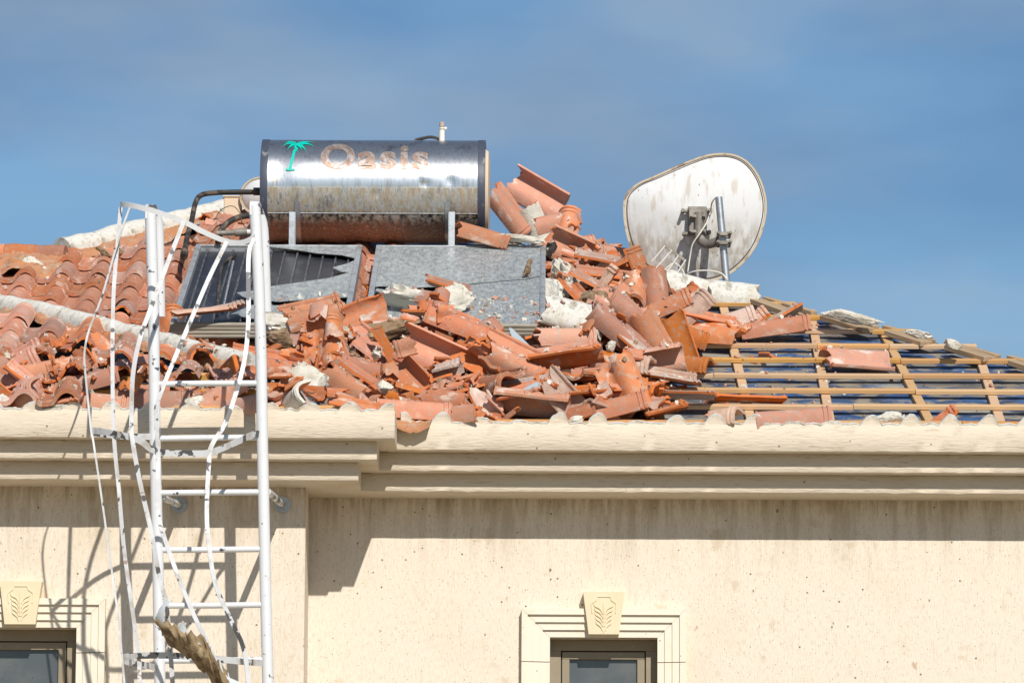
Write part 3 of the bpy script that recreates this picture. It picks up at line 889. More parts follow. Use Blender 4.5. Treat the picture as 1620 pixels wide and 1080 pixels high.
for j in range(0, 9):
    s = -.05 + j * .365
    for i in range(-13, 16):
        x = phw + i * .228
        p = V((x, YE - D, ZE)) + SLOPE * (s + .2)
        px, py = proj(p)
        if px < -210: continue
        if py < HIP2(px) + 32: continue
        if x > xw - (s + .3) * cos(SP): continue
        if px > 440: continue
        r = random.random()
        if j == 0:
            if r > .30: continue
            lay(x, s, True, .5, random.choice(laid_broken) if r < .15 else None)
        elif j == 1:
            if r > .62: continue
            lay(x, s, True, .9, random.choice(laid_broken) if r < .25 else None, dz=.02)
        elif j == 2:
            if r > .86: continue
            lay(x, s, True, .35, random.choice(laid_broken) if r < .4 else None, dz=.01)
        else:
            lay(x, s, True, .05 if j > 3 else .12, random.choice(laid_broken) if r < .12 else None)

# ---- white ridges and their terracotta mortar skirts
def ridge(pts, n, r, mat, name='ridge_cap', seed=0):
    """pts: polyline of the crest; n separate half-round caps"""
    L = [0]
    for a, b in zip(pts, pts[1:]): L.append(L[-1] + (b - a).length)
    def at(t):
        d = t * L[-1]
        for i in range(len(L) - 1):
            if d <= L[i + 1] or i == len(L) - 2:
                return pts[i].lerp(pts[i + 1], (d - L[i]) / (L[i + 1] - L[i]))
    for k in range(n):
        bm = bmesh.new()
        m = 12
        P = [at((k + (i / m)) / n - (0 if i else -.0015)) for i in range(m + 1)]
        prof = [(r * 1.15 * cos(a), r * sin(a)) for a in [pi * q / 10 for q in range(11)]] + [(-r * 1.15, -.03), (r * 1.15, -.03)]
        rings = sweep(bm, P, prof, (0, 0, 1), scale=lambda i: 1 + .06 * (i / m) + .05 * noise.noise(V((P[i].x * 5, seed, k))))
        for v in bm.verts:
            q = v.co * 9
            v.co += V((0, 0, 1)) * .010 * noise.noise(q) + V((0, -1, 0)) * .008 * noise.noise(q * 1.7)
        obj(name, bm, mat, roof, origin=P[0], angle=50)
def skirt(pts, h, dep, mat, seed=0, drop0=0.0):
    bm = bmesh.new()
    n = 150; m = 14
    L = [0]
    for a, b in zip(pts, pts[1:]): L.append(L[-1] + (b - a).length)
    def at(t):
        d = t * L[-1]
        for i in range(len(L) - 1):
            if d <= L[i + 1] or i == len(L) - 2:
                return pts[i].lerp(pts[i + 1], (d - L[i]) / (L[i + 1] - L[i]))
    grid = []
    for i in range(n + 1):
        p = at(i / n)
        row = []
        hh = h * (1 + .45 * noise.noise(V((p.x * 4, seed, 1))) + .25 * noise.noise(V((p.x * 14, seed, 5))))
        for k in range(m + 1):
            f = k / m
            q = p + V((0, -.045 - dep * f, -drop0 - hh * f))
            a = .018 * noise.noise(q * 14) + .012 * noise.noise(q * 40)
            row.append(bm.verts.new(q + V((0, -.8, .6)) * (a + .02 * sin(pi * f))))
        grid.append(row)
    for i in range(n):
        for k in range(m):
            bm.faces.new([grid[i][k], grid[i + 1][k], grid[i + 1][k + 1], grid[i][k + 1]])
    obj('mortar_skirt', bm, mat, roof, angle=60)
def hipline(pixels, wing, h):
    return [(onwing if wing else onroof)(x, y, h) for x, y in pixels]
def wing_hip_pt(px, lift=0.12):
    """a point on the wing's own hip line straight under the pixel column, lifted"""
    lo, hi = -.5, 6.0
    for _ in range(40):
        m = (lo + hi) / 2
        P = V((xw - m, wy + m, ZE + TP * m))
        if proj(P)[0] > px: lo = m
        else: hi = m
    return V((xw - lo, wy + lo, ZE + TP * lo + lift))
def fitlift(fn, px, py):
    p = fn(px, 0); y = proj(p)[1]
    return fn(px, (y - py) / 277 * (27.8 + p.y) / 27.8)
def main_hip_pt(px, lift=0.0):
    lo, hi = 0., 6.0
    for _ in range(40):
        m = (lo + hi) / 2
        P = V((APEX.x - m, APEX.y - m, APEX.z - TP * m))
        if proj(P)[0] > px: lo = m
        else: hi = m
    return V((APEX.x - lo, APEX.y - lo, APEX.z - TP * lo + lift))
c2 = [fitlift(wing_hip_pt, x, y) for x, y in ((-60, 466), (0, 480), (90, 499), (200, 527), (300, 552), (392, 573))]
ridge(c2, 8, .058, M_ridge, seed=1)
skirt([p - V((0, 0, .0)) for p in c2], .11, .10, M_mortar_tint, seed=2)
c1 = [fitlift(main_hip_pt, x, y) for x, y in ((514, 304), (450, 316), (380, 331), (300, 350), (250, 362), (190, 376), (150, 388), (98, 398))]
ridge([p + V((0, 0, .012)) for p in c1[::-1]], 9, .078, M_ridge, seed=3)
skirt(c1[::-1], .17, .36, M_mortar_tint, seed=4)
c0 = [onroof(x, y, .10) for x, y in ((-90, 396), (0, 397), (60, 398), (104, 400))]
ridge(c0, 4, .045, M_clay_laid, seed=5)
skirt([p + V((0, 0, -.02)) for p in c0], .22, .42, M_mortar_tint, seed=6)

# ------------------------------------------------------------------ solar collectors
def scale_at(P): return FPX / -(V(P) - CAMP).dot(CT)
HC = 0.185
ROT = Matrix((V((1, 0, 0)), SLOPE, NRM)).transposed().to_4x4()
def sco(P): return (P - V((P.x, YE, ZE))).dot(SLOPE)
def collector(xl, xr, label, broken):
    h = 0.09
    x0 = onroof(*xl, HC).x; x1 = onroof(*xr, HC).x
    s0 = sco(onroof(700, 513, HC)); s1 = sco(onroof(700, 388, HC))
    org = V((x0, YE, ZE)) + SLOPE * s0 + NRM * (HC - h)
    B = ROT.copy(); B.translation = org
    root = empty('solar_collector', org, label, 'solar panel', 'flat plate collectors under the water tank')
    W, L = x1 - x0, s1 - s0
    def part(name, bm, mat, **kw): return obj(name, bm, mat, root, mw=B, angle=25, **kw)
    fw = .034
    for (a, b) in ((0, fw), (W - fw, W)):
        bm = bmesh.new(); box(bm, a, b, .003, L - .003, 0, h, bev=.002); box(bm, a + .008, b - .008, .01, L - .01, h, h + .004)
        part('side_rail', bm, M_alu)
    bm = bmesh.new(); box(bm, -.001, W + .001, -.002, fw * .6, -.002, h + .002, bev=.003)
    for q in range(4): box(bm, 0, W, -.006, .0, .006 + q * .023, .020 + q * .023, bev=.002)
    part('bottom_rail', bm, M_beam)
    bm = bmesh.new(); box(bm, 0, W, L - fw * .7, L, 0, h + .001, bev=.002); part('top_rail', bm, M_alu)
    bm = bmesh.new(); box(bm, fw, W - fw, .02, L - .02, .012, .05)
    part('absorber_plate', bm, M_black)
    n = 12
    for q in range(n):
        bm = bmesh.new()
        x = fw + (W - 2 * fw) * (q + .5) / n
        box(bm, x - .006, x + .006, .03, L - .03, .048, .066, bev=.002)
        part('absorber_rib', bm, M_rib)
    def loc(px, py):
        p = B.inverted() @ onroof(px, py, HC - .006)
        return V((min(max(p.x, fw + .001), W - fw - .001), min(max(p.y, .022), L - .026), 0))
    def pane(poly, tilt=0.0, dz=0.0, mat=M_glass):
        bm = bmesh.new()
        prism(bm, [loc(*q) + V((0, 0, h - .010 + dz + tilt * (loc(*q).x))) for q in poly], (0, 0, .004))
        part('glass_pane', bm, mat)
    if broken:
        pane([(300, 387), (420, 387), (428, 390), (470, 395), (500, 400), (540, 403), (563, 408), (580, 386)])
        pane([(563, 412), (545, 418), (526, 423), (538, 429), (553, 431), (559, 430)])
        pane([(374, 463), (400, 460), (430, 453), (480, 446), (520, 440), (570, 430), (560, 468), (552, 470), (500, 473), (440, 477), (400, 474), (385, 470)], dz=.002)
        pane([(365, 497), (400, 482), (470, 484), (550, 486), (552, 493), (470, 492), (420, 500), (400, 504)], dz=.001)
        pane([(415, 506), (470, 500), (560, 502), (556, 516), (410, 516)])
        bm = bmesh.new(); tube(bm, [loc(373, 398) + V((0, 0, .066)), loc(352, 414) + V((0, 0, .07)), loc(348, 430) + V((0, 0, .07)), loc(343, 492) + V((0, 0, .066))], .010, 8)
        part('riser_pipe', bm, M_pipe)
        bm = bmesh.new(); tube(bm, [loc(369, 410) + V((0, 0, .070)), loc(352, 488) + V((0, 0, .070))], .008, 8)
        part('riser_pipe', bm, M_galv)
    else:
        crack = [(586, 453), (600, 452), (640, 455), (690, 453), (727, 450), (760, 447), (800, 443), (830, 441), (870, 436)]
        low = [(x, y + 1.0) for x, y in crack]
        pane([(586, 386)] + crack + [(870, 386)])
        pane([(870, 518)] + low[:4:-1] + [(700, 454), (660, 470), (625, 470), (596, 478), (590, 485), (583, 518)], dz=-.003)
        pane([(596, 456), (612, 459), (622, 468), (602, 463), (594, 460)], dz=.001)
    return root
collector((289, 450), (563, 444), 'smashed solar collector with bare black absorber and jagged glass remains', True)
collector((585, 450), (863, 450), 'grey dusty solar collector with cracked full glass and a sparrow on it', False)

# ------------------------------------------------------------------ water tank
YT = onroof(700, 388, HC).y + 0.42
TC = atY(592, 303, YT)
K = scale_at(TC)
R = 81.0 / K
HL = 353 / K / 2
tank = empty('solar_water_tank', TC - V((0, 0, R)), 'large horizontal stainless steel water tank streaked with rust above two solar collectors', 'water tank')
def lathe_x(bm, st, n=72, mi=0):
    rings = []
    for x, r in st:
        rings.append([bm.verts.new((x, -r * sin(2 * pi * k / n), r * cos(2 * pi * k / n))) for k in range(n)] if r > 0 else [bm.verts.new((x, 0, 0))])
    for a, b in zip(rings, rings[1:]):
        for k in range(n):
            if len(a) == 1: f = bm.faces.new([a[0], b[(k + 1) % n], b[k]])
            elif len(b) == 1: f = bm.faces.new([a[k], a[(k + 1) % n], b[0]])
            else: f = bm.faces.new([a[k], a[(k + 1) % n], b[(k + 1) % n], b[k]])
            f.material_index = mi
TM = Matrix.Translation(TC)
bm = bmesh.new()
nst = 60
st = []
for i in range(nst + 1):
    x = -HL + .045 + (2 * HL - .09) * i / nst
    st.append((x, R))
lathe_x(bm, st, 120)
ET = math.asin(-ray(592, 303).dot(V((0, 0, -1))))
def phi_of(q): return math.asin(max(-1, min(1, q / R))) - ET
dents = [((675 - 592) / K, R * sin(phi_of(12 / K)), .020, .010), ((597 - 592) / K, R * sin(phi_of(-4 / K)), .022, .014), (-HL + .11, .08, .09, .008), (.5, .0, .03, .006)]
for v in bm.verts:
    a = math.atan2(-v.co.y, v.co.z)
    r = R + .0012 * noise.noise(V((v.co.x * 4, a * 3, 0)))
    for dx, dz, w, d in dents:
        if v.co.y < 0:
            q = ((v.co.x - dx) ** 2 + (v.co.z - dz) ** 2) / (w * w)
            if q < 6: r -= d * math.exp(-q)
    v.co.y = -r * sin(a); v.co.z = r * cos(a)
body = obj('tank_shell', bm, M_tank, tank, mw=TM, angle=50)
for s in (-1, 1):
    bm = bmesh.new()
    lathe_x(bm, [(s * (HL - .048), R + .001), (s * (HL - .046), R + .003), (s * (HL - .004), R + .003), (s * HL, R + .001), (s * HL, R - .03), (s * (HL - .01), R - .035), (s * (HL - .01), 0)], 72)
    obj('end_rim', bm, M_darkrim, tank, mw=TM, angle=40)
    if s < 0: continue
    bm = bmesh.new()
    lathe_x(bm, [(s * (HL - .01), R - .05), (s * (HL + .018), R - .07), (s * (HL + .026), R - .12), (s * (HL + .026), 0)], 48)
    obj('end_cap', bm, M_chimney, tank, mw=TM, angle=40)
# longitudinal seam
bm = bmesh.new(); zs = R * sin(phi_of(-34 / K))
ys = -(R * R - zs * zs) ** .5
box(bm, -HL + .05, HL - .05, ys - .0025, ys + .002, zs - .002, zs + .001); obj('seam', bm, M_alu, tank, mw=TM)
# print wrapped on the shell
def wrap(name, bm, mat, lift, parent):
    for k in range(-14, 36):
        bmesh.ops.bisect_plane(bm, geom=list(bm.verts) + list(bm.edges) + list(bm.faces), plane_co=(0, 0, k * .011), plane_no=(0, 0, 1))
    bmesh.ops.triangulate(bm, faces=bm.faces)
    for v in bm.verts:
        x, z = v.co.x, R * sin(phi_of(v.co.z))
        v.co = V((x, -((R + lift) ** 2 - z * z) ** .5, z))
    return obj(name, bm, mat, parent, mw=TM, smooth=False)
def loc_tank(px, py):
    return (px - 592) / K, (303 - py) / K
def text_bm(body, size, offset, x, z, sx):
    cu = bpy.data.curves.new('lettering', 'FONT'); cu.body = body; cu.size = size; cu.offset = offset; cu.resolution_u = 6
    cu.space_character = 1.16
    to = bpy.data.objects.new('lettering', cu); COL.objects.link(to)
    bpy.context.view_layer.update()
    me = bpy.data.meshes.new_from_object(to.evaluated_get(bpy.context.evaluated_depsgraph_get()))
    bpy.data.objects.remove(to); 
    bm = bmesh.new(); bm.from_mesh(me); bpy.data.meshes.remove(me); bpy.data.curves.remove(cu)
    # letters are foreshortened towards the crown, so spread the heights along the arc
    xs = [v.co.x for v in bm.verts]; w = max(xs) - min(xs); mx = min(xs)
    zs_ = [v.co.y for v in bm.verts]; hh = max(zs_)
    for v in bm.verts:
        v.co = V((x + (v.co.x - mx) / w * sx, 0, z + v.co.y))
    return bm
lx, lz = loc_tank(511, 266)
lx2, _ = loc_tank(678, 266)
lh = 34.0 / K
bm = text_bm('Oasis', lh / .66, 0.0085, lx - .004, lz, lx2 - lx + .008)
wrap('lettering', bm, M_printedge, .0022, tank)
bm = text_bm('Oasis', lh / .66, 0.004, lx, lz, lx2 - lx)
wrap('lettering', bm, M_print, .0036, tank)
def zp(x, y): return loc_tank(380 + x / 3.375, 180 + y / 3.375)
palm = [
    [(255, 300), (262, 293), (270, 300), (283, 240), (292, 200), (306, 182), (318, 186), (304, 205), (297, 240), (288, 285), (290, 300), (300, 297), (308, 305), (285, 307), (262, 306)],
    [(300, 178), (262, 196), (290, 172), (268, 168), (232, 178), (258, 160), (240, 158), (275, 155), (300, 150), (330, 152), (350, 149), (372, 150), (404, 160), (380, 164), (402, 176), (378, 176), (375, 198), (362, 205), (358, 182), (340, 176), (336, 200), (322, 208), (318, 182), (308, 176), (295, 196)]]
bm = bmesh.new()
bm.faces.new([bm.verts.new((zp(*q)[0], 0, zp(*q)[1])) for q in palm[0]])
emb = wrap('palm_emblem', bm, M_teal, .003, tank)
for fi, (mx, my, tx, ty, wd) in enumerate(((262, 150, 232, 180, 11), (276, 168, 258, 200, 10), (300, 190, 322, 212, 9), (345, 168, 362, 208, 11), (352, 150, 404, 178, 11), (345, 146, 404, 158, 7), (268, 146, 240, 160, 6), (330, 172, 336, 200, 9))):
    A0 = (303, 166); L_, R_ = [], []
    for q in range(9):
        t = q / 8
        x = (1 - t) ** 2 * A0[0] + 2 * t * (1 - t) * mx + t * t * tx; y = (1 - t) ** 2 * A0[1] + 2 * t * (1 - t) * my + t * t * ty
        dx = 2 * (1 - t) * (mx - A0[0]) + 2 * t * (tx - mx); dy = 2 * (1 - t) * (my - A0[1]) + 2 * t * (ty - my); l = math.hypot(dx, dy) or 1
        w_ = wd * (.35 + .65 * sin(pi * min(t * 1.25, 1)) ** .7) * (1 - t * .85) * (1 + .25 * (q % 2))
        L_.append((x - dy / l * w_, y + dx / l * w_)); R_.append((x + dy / l * w_ * .6, y - dx / l * w_ * .6))
    bm = bmesh.new()
    for q in range(8):
        bm.faces.new([bm.verts.new((zp(*p)[0], 0, zp(*p)[1])) for p in (L_[q], L_[q + 1], R_[q + 1], R_[q])])
    wrap('frond', bm, M_teal, .0034 + .0004 * fi, emb)

# legs and cradle
for px in (462, 715):
    x = atY(px, 360, YT - R).x
    yf = YT - R - .012
    top = atY(px, 335, yf); 
    bm = bmesh.new()
    zb = ZE + TP * (yf - YE) + .02
    box(bm, x - .019, x + .019, yf - .004, yf, zb, top.z, bev=.001)
    sx = 1 if px < 600 else -1
    box(bm, *(sorted((x + sx * .0195, x + sx * .0235))), yf - .004, yf + .045, zb, top.z - .004, bev=.001)
    obj('leg', bm, M_galv, tank, angle=25)
    bm = bmesh.new()
    pts = [(x + sx * .03, YT + (R + .004) * cos(a), TC.z + (R + .004) * sin(a)) for a in [rad(202 + 6.8 * k) for k in range(21)]]
    sweep(bm, pts, [(-.018, 0), (.018, 0), (.018, .003), (-.018, .003)], lambda i: V((0, YT, TC.z)) * 0 + (V(pts[i]) - V((pts[i][0], YT, TC.z))))
    obj('cradle_strap', bm, M_galv, tank, angle=40)
    bm = bmesh.new(); box(bm, x - .02, x + .02, YT + R - .02, YT + R + .02, ZE + TP * (YT + R - YE) - .1, TC.z - .08, bev=.001)
    obj('leg', bm, M_galv, tank, angle=25)
# pipes
YP = YT - .02
bm = bmesh.new()
tube(bm, smoothline([atY(410, 304, YP), atY(372, 304, YP), atY(340, 305, YP - .05), atY(318, 309, YP - .15), atY(309, 322, YP - .3), atY(303, 350, YP - .5), atY(296, 375, YP - .75), atY(292, 400, YP - .95)], 6), .017, 12)
obj('pipe', bm, M_pipe, tank)
bm = bmesh.new(); tube(bm, [atY(416, 303, YP), atY(401, 303, YP)], .026, 12); obj('pipe_fitting', bm, M_pipe, tank)
bm = bmesh.new(); tube(bm, [atY(292, 398, YP - .93), atY(291, 406, YP - .97)], .025, 10)
obj('pipe_fitting', bm, M_pipe, tank)
bm = bmesh.new()
tube(bm, smoothline([atY(412, 340, YP - .2), atY(385, 342, YP - .25), atY(364, 350, YP - .3), atY(350, 364, YP - .35), atY(345, 384, YP - .45)], 6), .020, 12)
obj('hose', bm, M_pipe, tank)
bm = bmesh.new(); tube(bm, [atY(343, 369, YP - .45), atY(398, 367, YP - .45)], .017, 12); tube(bm, [atY(372, 368, YP - .45), atY(392, 367, YP - .45)], .026, 12)
obj('pipe_fitting', bm, M_bracket, tank)
bm = bmesh.new(); tube(bm, [atY(391, 367, YP - .47), atY(404, 367, YP - .47)], .017, 12)
obj('pipe_sleeve', bm, M_cable, tank)
bm = bmesh.new()
tube(bm, smoothline([atY(338, 350, YP - .3), atY(350, 332, YP - .3), atY(368, 326, YP - .3), atY(380, 338, YP - .3), atY(383, 352, YP - .3), atY(390, 362, YP - .3)], 5), .0025, 6)
obj('wire', bm, M_pipe, tank)
# relief valve on the crown
v0 = atY(699, 224, YT)
k0 = 1 / scale_at(v0)
bm = bmesh.new()
tube(bm, [v0, v0 + V((0, 0, 18 * k0))], 4.6 * k0, 12); tube(bm, [v0 + V((0, 0, 18 * k0)), v0 + V((0, 0, 23 * k0))], 3.2 * k0, 12)
tube(bm, [v0 + V((0, 0, 20.0 * k0)), v0 + V((0, 0, 21.5 * k0))], 5 * k0, 12)
tube(bm, [v0 + V((2 * k0, 0, 21 * k0)), v0 + V((8 * k0, 0, 21 * k0))], 2.4 * k0, 8)
val = obj('relief_valve', bm, M_cable, tank)
bm = bmesh.new(); tube(bm, [v0 + V((0, 0, 23 * k0)), v0 + V((0, 0, 31 * k0))], 4.0 * k0, 12)
obj('valve_cap', bm, M_clay_grey, val)
bm = bmesh.new()
tube(bm, smoothline([atY(656, 222, YT), atY(668, 219, YT), atY(682, 217, YT), atY(694, 220, YT)], 4), .010, 8)
tube(bm, smoothline([atY(663, 222, YT + .03), atY(676, 218, YT + .03), atY(690, 218, YT + .02), atY(696, 223, YT)], 4), .008, 8)
obj('hose', bm, M_pipe, tank)

# ------------------------------------------------------------------ satellite dishes, chimney
YD = onroof(1148, 447).y + .12
def dish_shape(name_obj, out, cpx, Y, bulge, tiltn, root, mats):
    P0 = atY(*cpx, Y)
    n = V(tiltn).normalized()
    O = [hitplane(x, y, P0, n) for x, y in out]
    O = smoothline(O + [O[0]], 8)[:-1]
    C = P0
    bm = bmesh.new()
    rings = []
    R_ = [0, .12, .25, .38, .5, .62, .74, .85, .93, .975, 1.0]
    for r in R_:
        if r == 0: rings.append([bm.verts.new(C + n * bulge)]); continue
        rings.append([bm.verts.new(C + (p - C) * r + n * bulge * (1 - r * r)) for p in O])
    N = len(O)
    for i, (a, b) in enumerate(zip(rings, rings[1:])):
        for k in range(N):
            if len(a) == 1: f = bm.faces.new([a[0], b[k], b[(k + 1) % N]])
            else: f = bm.faces.new([a[k], b[k], b[(k + 1) % N], a[(k + 1) % N]])
    # thickness: front face
    rings2 = []
    for r in (1.0, .6, .3, 0):
        if r == 0: rings2.append([bm.verts.new(C + n * (bulge - .006))]); continue
        rings2.append([bm.verts.new(C + (p - C) * r + n * (bulge * (1 - r * r) - .006)) for p in O])
    prev = rings[-1]
    for b in rings2:
        for k in range(N):
            if len(b) == 1: bm.faces.new([prev[k], b[0], prev[(k + 1) % N]])
            else: bm.faces.new([prev[k], b[k], b[(k + 1) % N], prev[(k + 1) % N]])
        prev = b
    obj('reflector', bm, mats[0], root, origin=C, angle=60)
    bm = bmesh.new()
    ring = [p + (p - C).normalized() * .004 for p in O]
    loop = ring + ring[:2]
    prof = [(-.006, -.012), (.006, -.012), (.006, .010), (-.006, .010)]
    sweep(bm, loop, prof, n, closed_ends=False)
    obj('rim', bm, mats[1], root, origin=C, angle=50)
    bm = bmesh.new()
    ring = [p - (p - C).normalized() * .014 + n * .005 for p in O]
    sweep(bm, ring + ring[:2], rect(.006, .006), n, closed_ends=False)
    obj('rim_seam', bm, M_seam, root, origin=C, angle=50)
    return C, n
zo = [(805, 345), (812, 300), (835, 265), (885, 228), (960, 196), (1060, 152), (1150, 114), (1230, 88), (1310, 80), (1380, 92), (1440, 130), (1490, 200), (1520, 290), (1525, 370),
      (1510, 450), (1480, 530), (1435, 600), (1370, 665), (1290, 710), (1200, 728), (1100, 722), (990, 690), (900, 640), (850, 570), (822, 490), (808, 415)]
outl = [(740 + x / 3.24, 220 + y / 3.24) for x, y in zo]
pf = hit(1148, 446)
dish = empty('satellite_dish', V((pf.x, YD - .25, pf.z - .05)), 'large weathered white satellite dish seen from behind on a steel pole', 'satellite dish', 'satellite dishes on the roof')
dC, dN = dish_shape('dish', outl, (1106, 347), YD, .085, (-.10, -1, -.16), dish, (M_dish, M_dishrim))
def dp(px, py, out):                                        # a point standing out behind the reflector
    return atY(px, py, YD - .085 - out)
bm = bmesh.new()
a = dp(1088, 328, .02); b = dp(1118, 372, .02)
box(bm, a.x, b.x, a.y - .035, a.y + .03, b.z, a.z, bev=.004)
box(bm, a.x + .006, b.x - .006, a.y - .055, a.y - .034, b.z + .012, a.z - .015, bev=.004)
for (x, y) in ((1080, 334), (1124, 333), (1082, 370), (1122, 368)):
    q = dp(x, y, .03); tube(bm, [q + V((0, .03, 0)), q + V((0, -.035, 0))], .012, 8)
    m = dp(x + (8 if x < 1100 else -8), y, .03); tube(bm, [q, m], .014, 8)
obj('mount_box', bm, M_bracket, dish, angle=30)
bm = bmesh.new()
for y in (342, 366):
    for x0, x1 in ((1092, 1116),):
        p = dp(x0, y, .10); q = dp(x1, y, .10); box(bm, p.x, q.x, p.y - .012, p.y + .03, p.z - .010, p.z + .010, bev=.002)
    for x in (1094, 1114):
        p = dp(x, y, .11); tube(bm, [p + V((0, .03, 0)), p + V((0, -.03, 0))], .008, 8); tube(bm, [p + V((0, -.012, 0)), p + V((0, -.022, 0))], .013, 6)
obj('clamp', bm, M_bracket, dish, angle=30)
bm = bmesh.new()
arm = smoothline([dp(1106, 336, .09), dp(1106, 352, .09), dp(1106, 368, .09), dp(1109, 380, .10), dp(1118, 386, .13), dp(1130, 384, .17), dp(1143, 378, .20)], 6)
tube(bm, arm, .029, 18)
obj('elbow_arm', bm, M_bracket, dish, angle=50)
bm = bmesh.new()
p0 = dp(1137, 312, .25); p1 = dp(1150, 452, .25)
tube(bm, [p0, p0.lerp(p1, .5), p1 + (p1 - p0).normalized() * .12], .0235, 18)
pole = obj('pole', bm, M_galv, dish, angle=50)
bm = bmesh.new()
for y in (371, 385):
    p = dp(1134, y, .27); q = dp(1156, y, .27); box(bm, p.x, q.x, p.y - .045, p.y - .02, p.z - .014, p.z + .010, bev=.003)
    box(bm, p.x, q.x, p.y + .05, p.y + .075, p.z - .014, p.z + .010, bev=.003)
    for x in (1136, 1155):
        p = dp(x, y, .27); tube(bm, [p + V((0, .09, 0)), p + V((0, -.075, 0))], .007, 8); tube(bm, [p + V((0, -.045, 0)), p + V((0, -.060, 0))], .013, 6)
obj('clamp', bm, M_bracket, dish, angle=30)
bm = bmesh.new()
tube(bm, smoothline([dp(1139, 312, .26), dp(1131, 314, .24), dp(1126, 322, .20), dp(1124, 334, .12), dp(1118, 352, .14), dp(1108, 368, .16), dp(1096, 386, .14), dp(1092, 404, .12), dp(1088, 430, .12)], 5), .0045, 8)
tube(bm, smoothline([dp(1088, 433, .25), dp(1100, 429, .28), dp(1120, 428, .30), dp(1140, 432, .32), dp(1150, 442, .34), dp(1152, 449, .30)], 5), .0050, 8)
obj('cable', bm, M_cable, dish)
bm = bmesh.new(); p = dp(1096, 315, -.004); box(bm, p.x - .014, p.x + .014, p.y - .004, p.y, p.z - .005, p.z + .005)
obj('rating_label', bm, M_bracket, dish)
# little rod antenna in front of the dish
ya = YD - .55
an = empty('rod_antenna', hit(1075, 436), 'small comb shaped antenna with thin white rods leaning under the big dish', 'antenna')
bm = bmesh.new()
p = atY(1052, 389, ya); q = atY(1085, 413, ya)
sweep(bm, [p, q], rect(.016, .014), (0, -1, 0)); obj('boom', bm, M_bracket, an)
for (a, b) in (((1052, 389), (1031, 414)), ((1063, 396), (1038, 424)), ((1073, 404), (1052, 436)), ((1085, 411), (1066, 440))):
    bm = bmesh.new(); tube(bm, [atY(*a, ya - .01), atY(*b, ya - .01)], .0045, 8); obj('rod', bm, M_cable, an)
bm = bmesh.new(); tube(bm, smoothline([atY(1055, 424, ya), atY(1066, 416, ya), atY(1078, 424, ya), atY(1084, 438, ya)], 5), .004, 6); obj('wire', bm, M_cable, an)
# second dish, half behind the tank
Y2 = YT + .9
oc = (415, 311)
d2 = empty('satellite_dish', atY(415, 350, Y2) - V((0, 0, .3)), 'small round white dish with rusty rim mostly hidden behind the water tank', 'satellite dish', 'satellite dishes on the roof')
dish_shape('dish', [(oc[0] + 33 * cos(t), oc[1] - 29 * sin(t)) for t in [2 * pi * k / 12 for k in range(12)]], oc, Y2, .05, (-.45, -1, -.1), d2, (M_dish, M_dishrim))
bm = bmesh.new(); p = atY(415, 318, Y2 + .06); tube(bm, [p, V((p.x, p.y, ZE + TP * min(p.y - YE, YB - p.y) - .1))], .02, 10); obj('pole', bm, M_galv, d2)
bm = bmesh.new()
p = atY(354, 312, Y2 + .1); q = atY(381, 312, Y2 + .1)
zr = ZE + TP * min(p.y - YE, YB - p.y, p.x - XL) - .25
box(bm, p.x, q.x, p.y, p.y + .16, zr, p.z, bev=.006); box(bm, p.x - .008, q.x + .008, p.y - .008, p.y + .168, p.z + .0005, p.z + .012, bev=.003)
o = obj('vent_stack', bm, M_chimney, None, origin=V((p.x, p.y, zr)), angle=30)
tag(o, 'short cream vent block peeping over the white ridge beside the tank', 'vent')

# ------------------------------------------------------------------ caged ladder
YL = -D - 0.80
lad = empty('caged_ladder', atY(330, 1079, YL) * 1.0, 'white steel ladder with a bent and torn safety cage', 'ladder')
def ext(a, b, z):                                            # carry the line a-b on down to height z
    a, b = V(a), V(b); d = (b - a); return b + d * ((z - b.z) / d.z)
def rail(pts, ret):
    bm = bmesh.new()
    P = [atY(x, y, YL) for x, y in pts]
    P.append(ext(P[-2], P[-1], 2.4))
    P[-1].x = P[-2].x + .01; P[-1].y = YL
    tube(bm, P, .031, 18)
    r = obj('rail', bm, M_paint, lad, angle=50)
    bm = bmesh.new()
    Q = [atY(x, y, YL + dy) for x, y, dy in ret]
    sweep(bm, smoothline(Q, 4), circ(.030, 16), (1, 0, 0), scale=lambda i: 1)
    obj('rail_return', bm, M_paint, lad, angle=50)
    bm = bmesh.new()
    a = atY(pts[0][0], pts[0][1] - 2, YL); b = Q[0]
    # crushed flat strap over the top joining rail and return
    sweep(bm, smoothline([a + V((0, -.02, -.06)), a + V((0, -.01, .012)), (a + b) / 2 + V((0, 0, .018)), b + V((.01, .02, -.01)), b + V((.012, .03, -.09))], 4), rect(.052, .010), lambda i: V((0, -.6, .8)))
    obj('flattened_bend', bm, M_paint_worn, lad, angle=50)
rail([(238, 332), (243, 500), (245, 690), (250, 900), (253, 1080)], [(246, 338, .14), (250, 360, .16), (252, 430, .18), (253, 501, .20)])
rail([(403, 326), (409, 440), (413, 560), (415, 690), (420, 930), (424, 1080)], [(410, 340, .14), (416, 362, .16), (419, 430, .18), (421, 494, .20)])
def railx(y, side):
    L = [(332, 238), (500, 243), (690, 245), (900, 250), (1080, 253)] if side < 0 else [(326, 403), (440, 409), (560, 413), (690, 415), (930, 420), (1080, 424)]
    for (a, xa), (b, xb) in zip(L, L[1:]):
        if y <= b or b == L[-1][0]: return xa + (xb - xa) * (y - a) / (b - a)
for y in [607, 693, 779, 869, 957, 1044]:
    bm = bmesh.new(); p = atY(railx(y, -1) + 4, y + .5, YL); q = atY(railx(y, 1) - 4, y - 1, YL)
    tube(bm, [p, p.lerp(q, .5) + V((0, 0, random.uniform(-.003, .003))), q], .0165, 12); obj('rung', bm, M_paint, lad, angle=50)
zz = atY(330, 1044, YL).z - .315
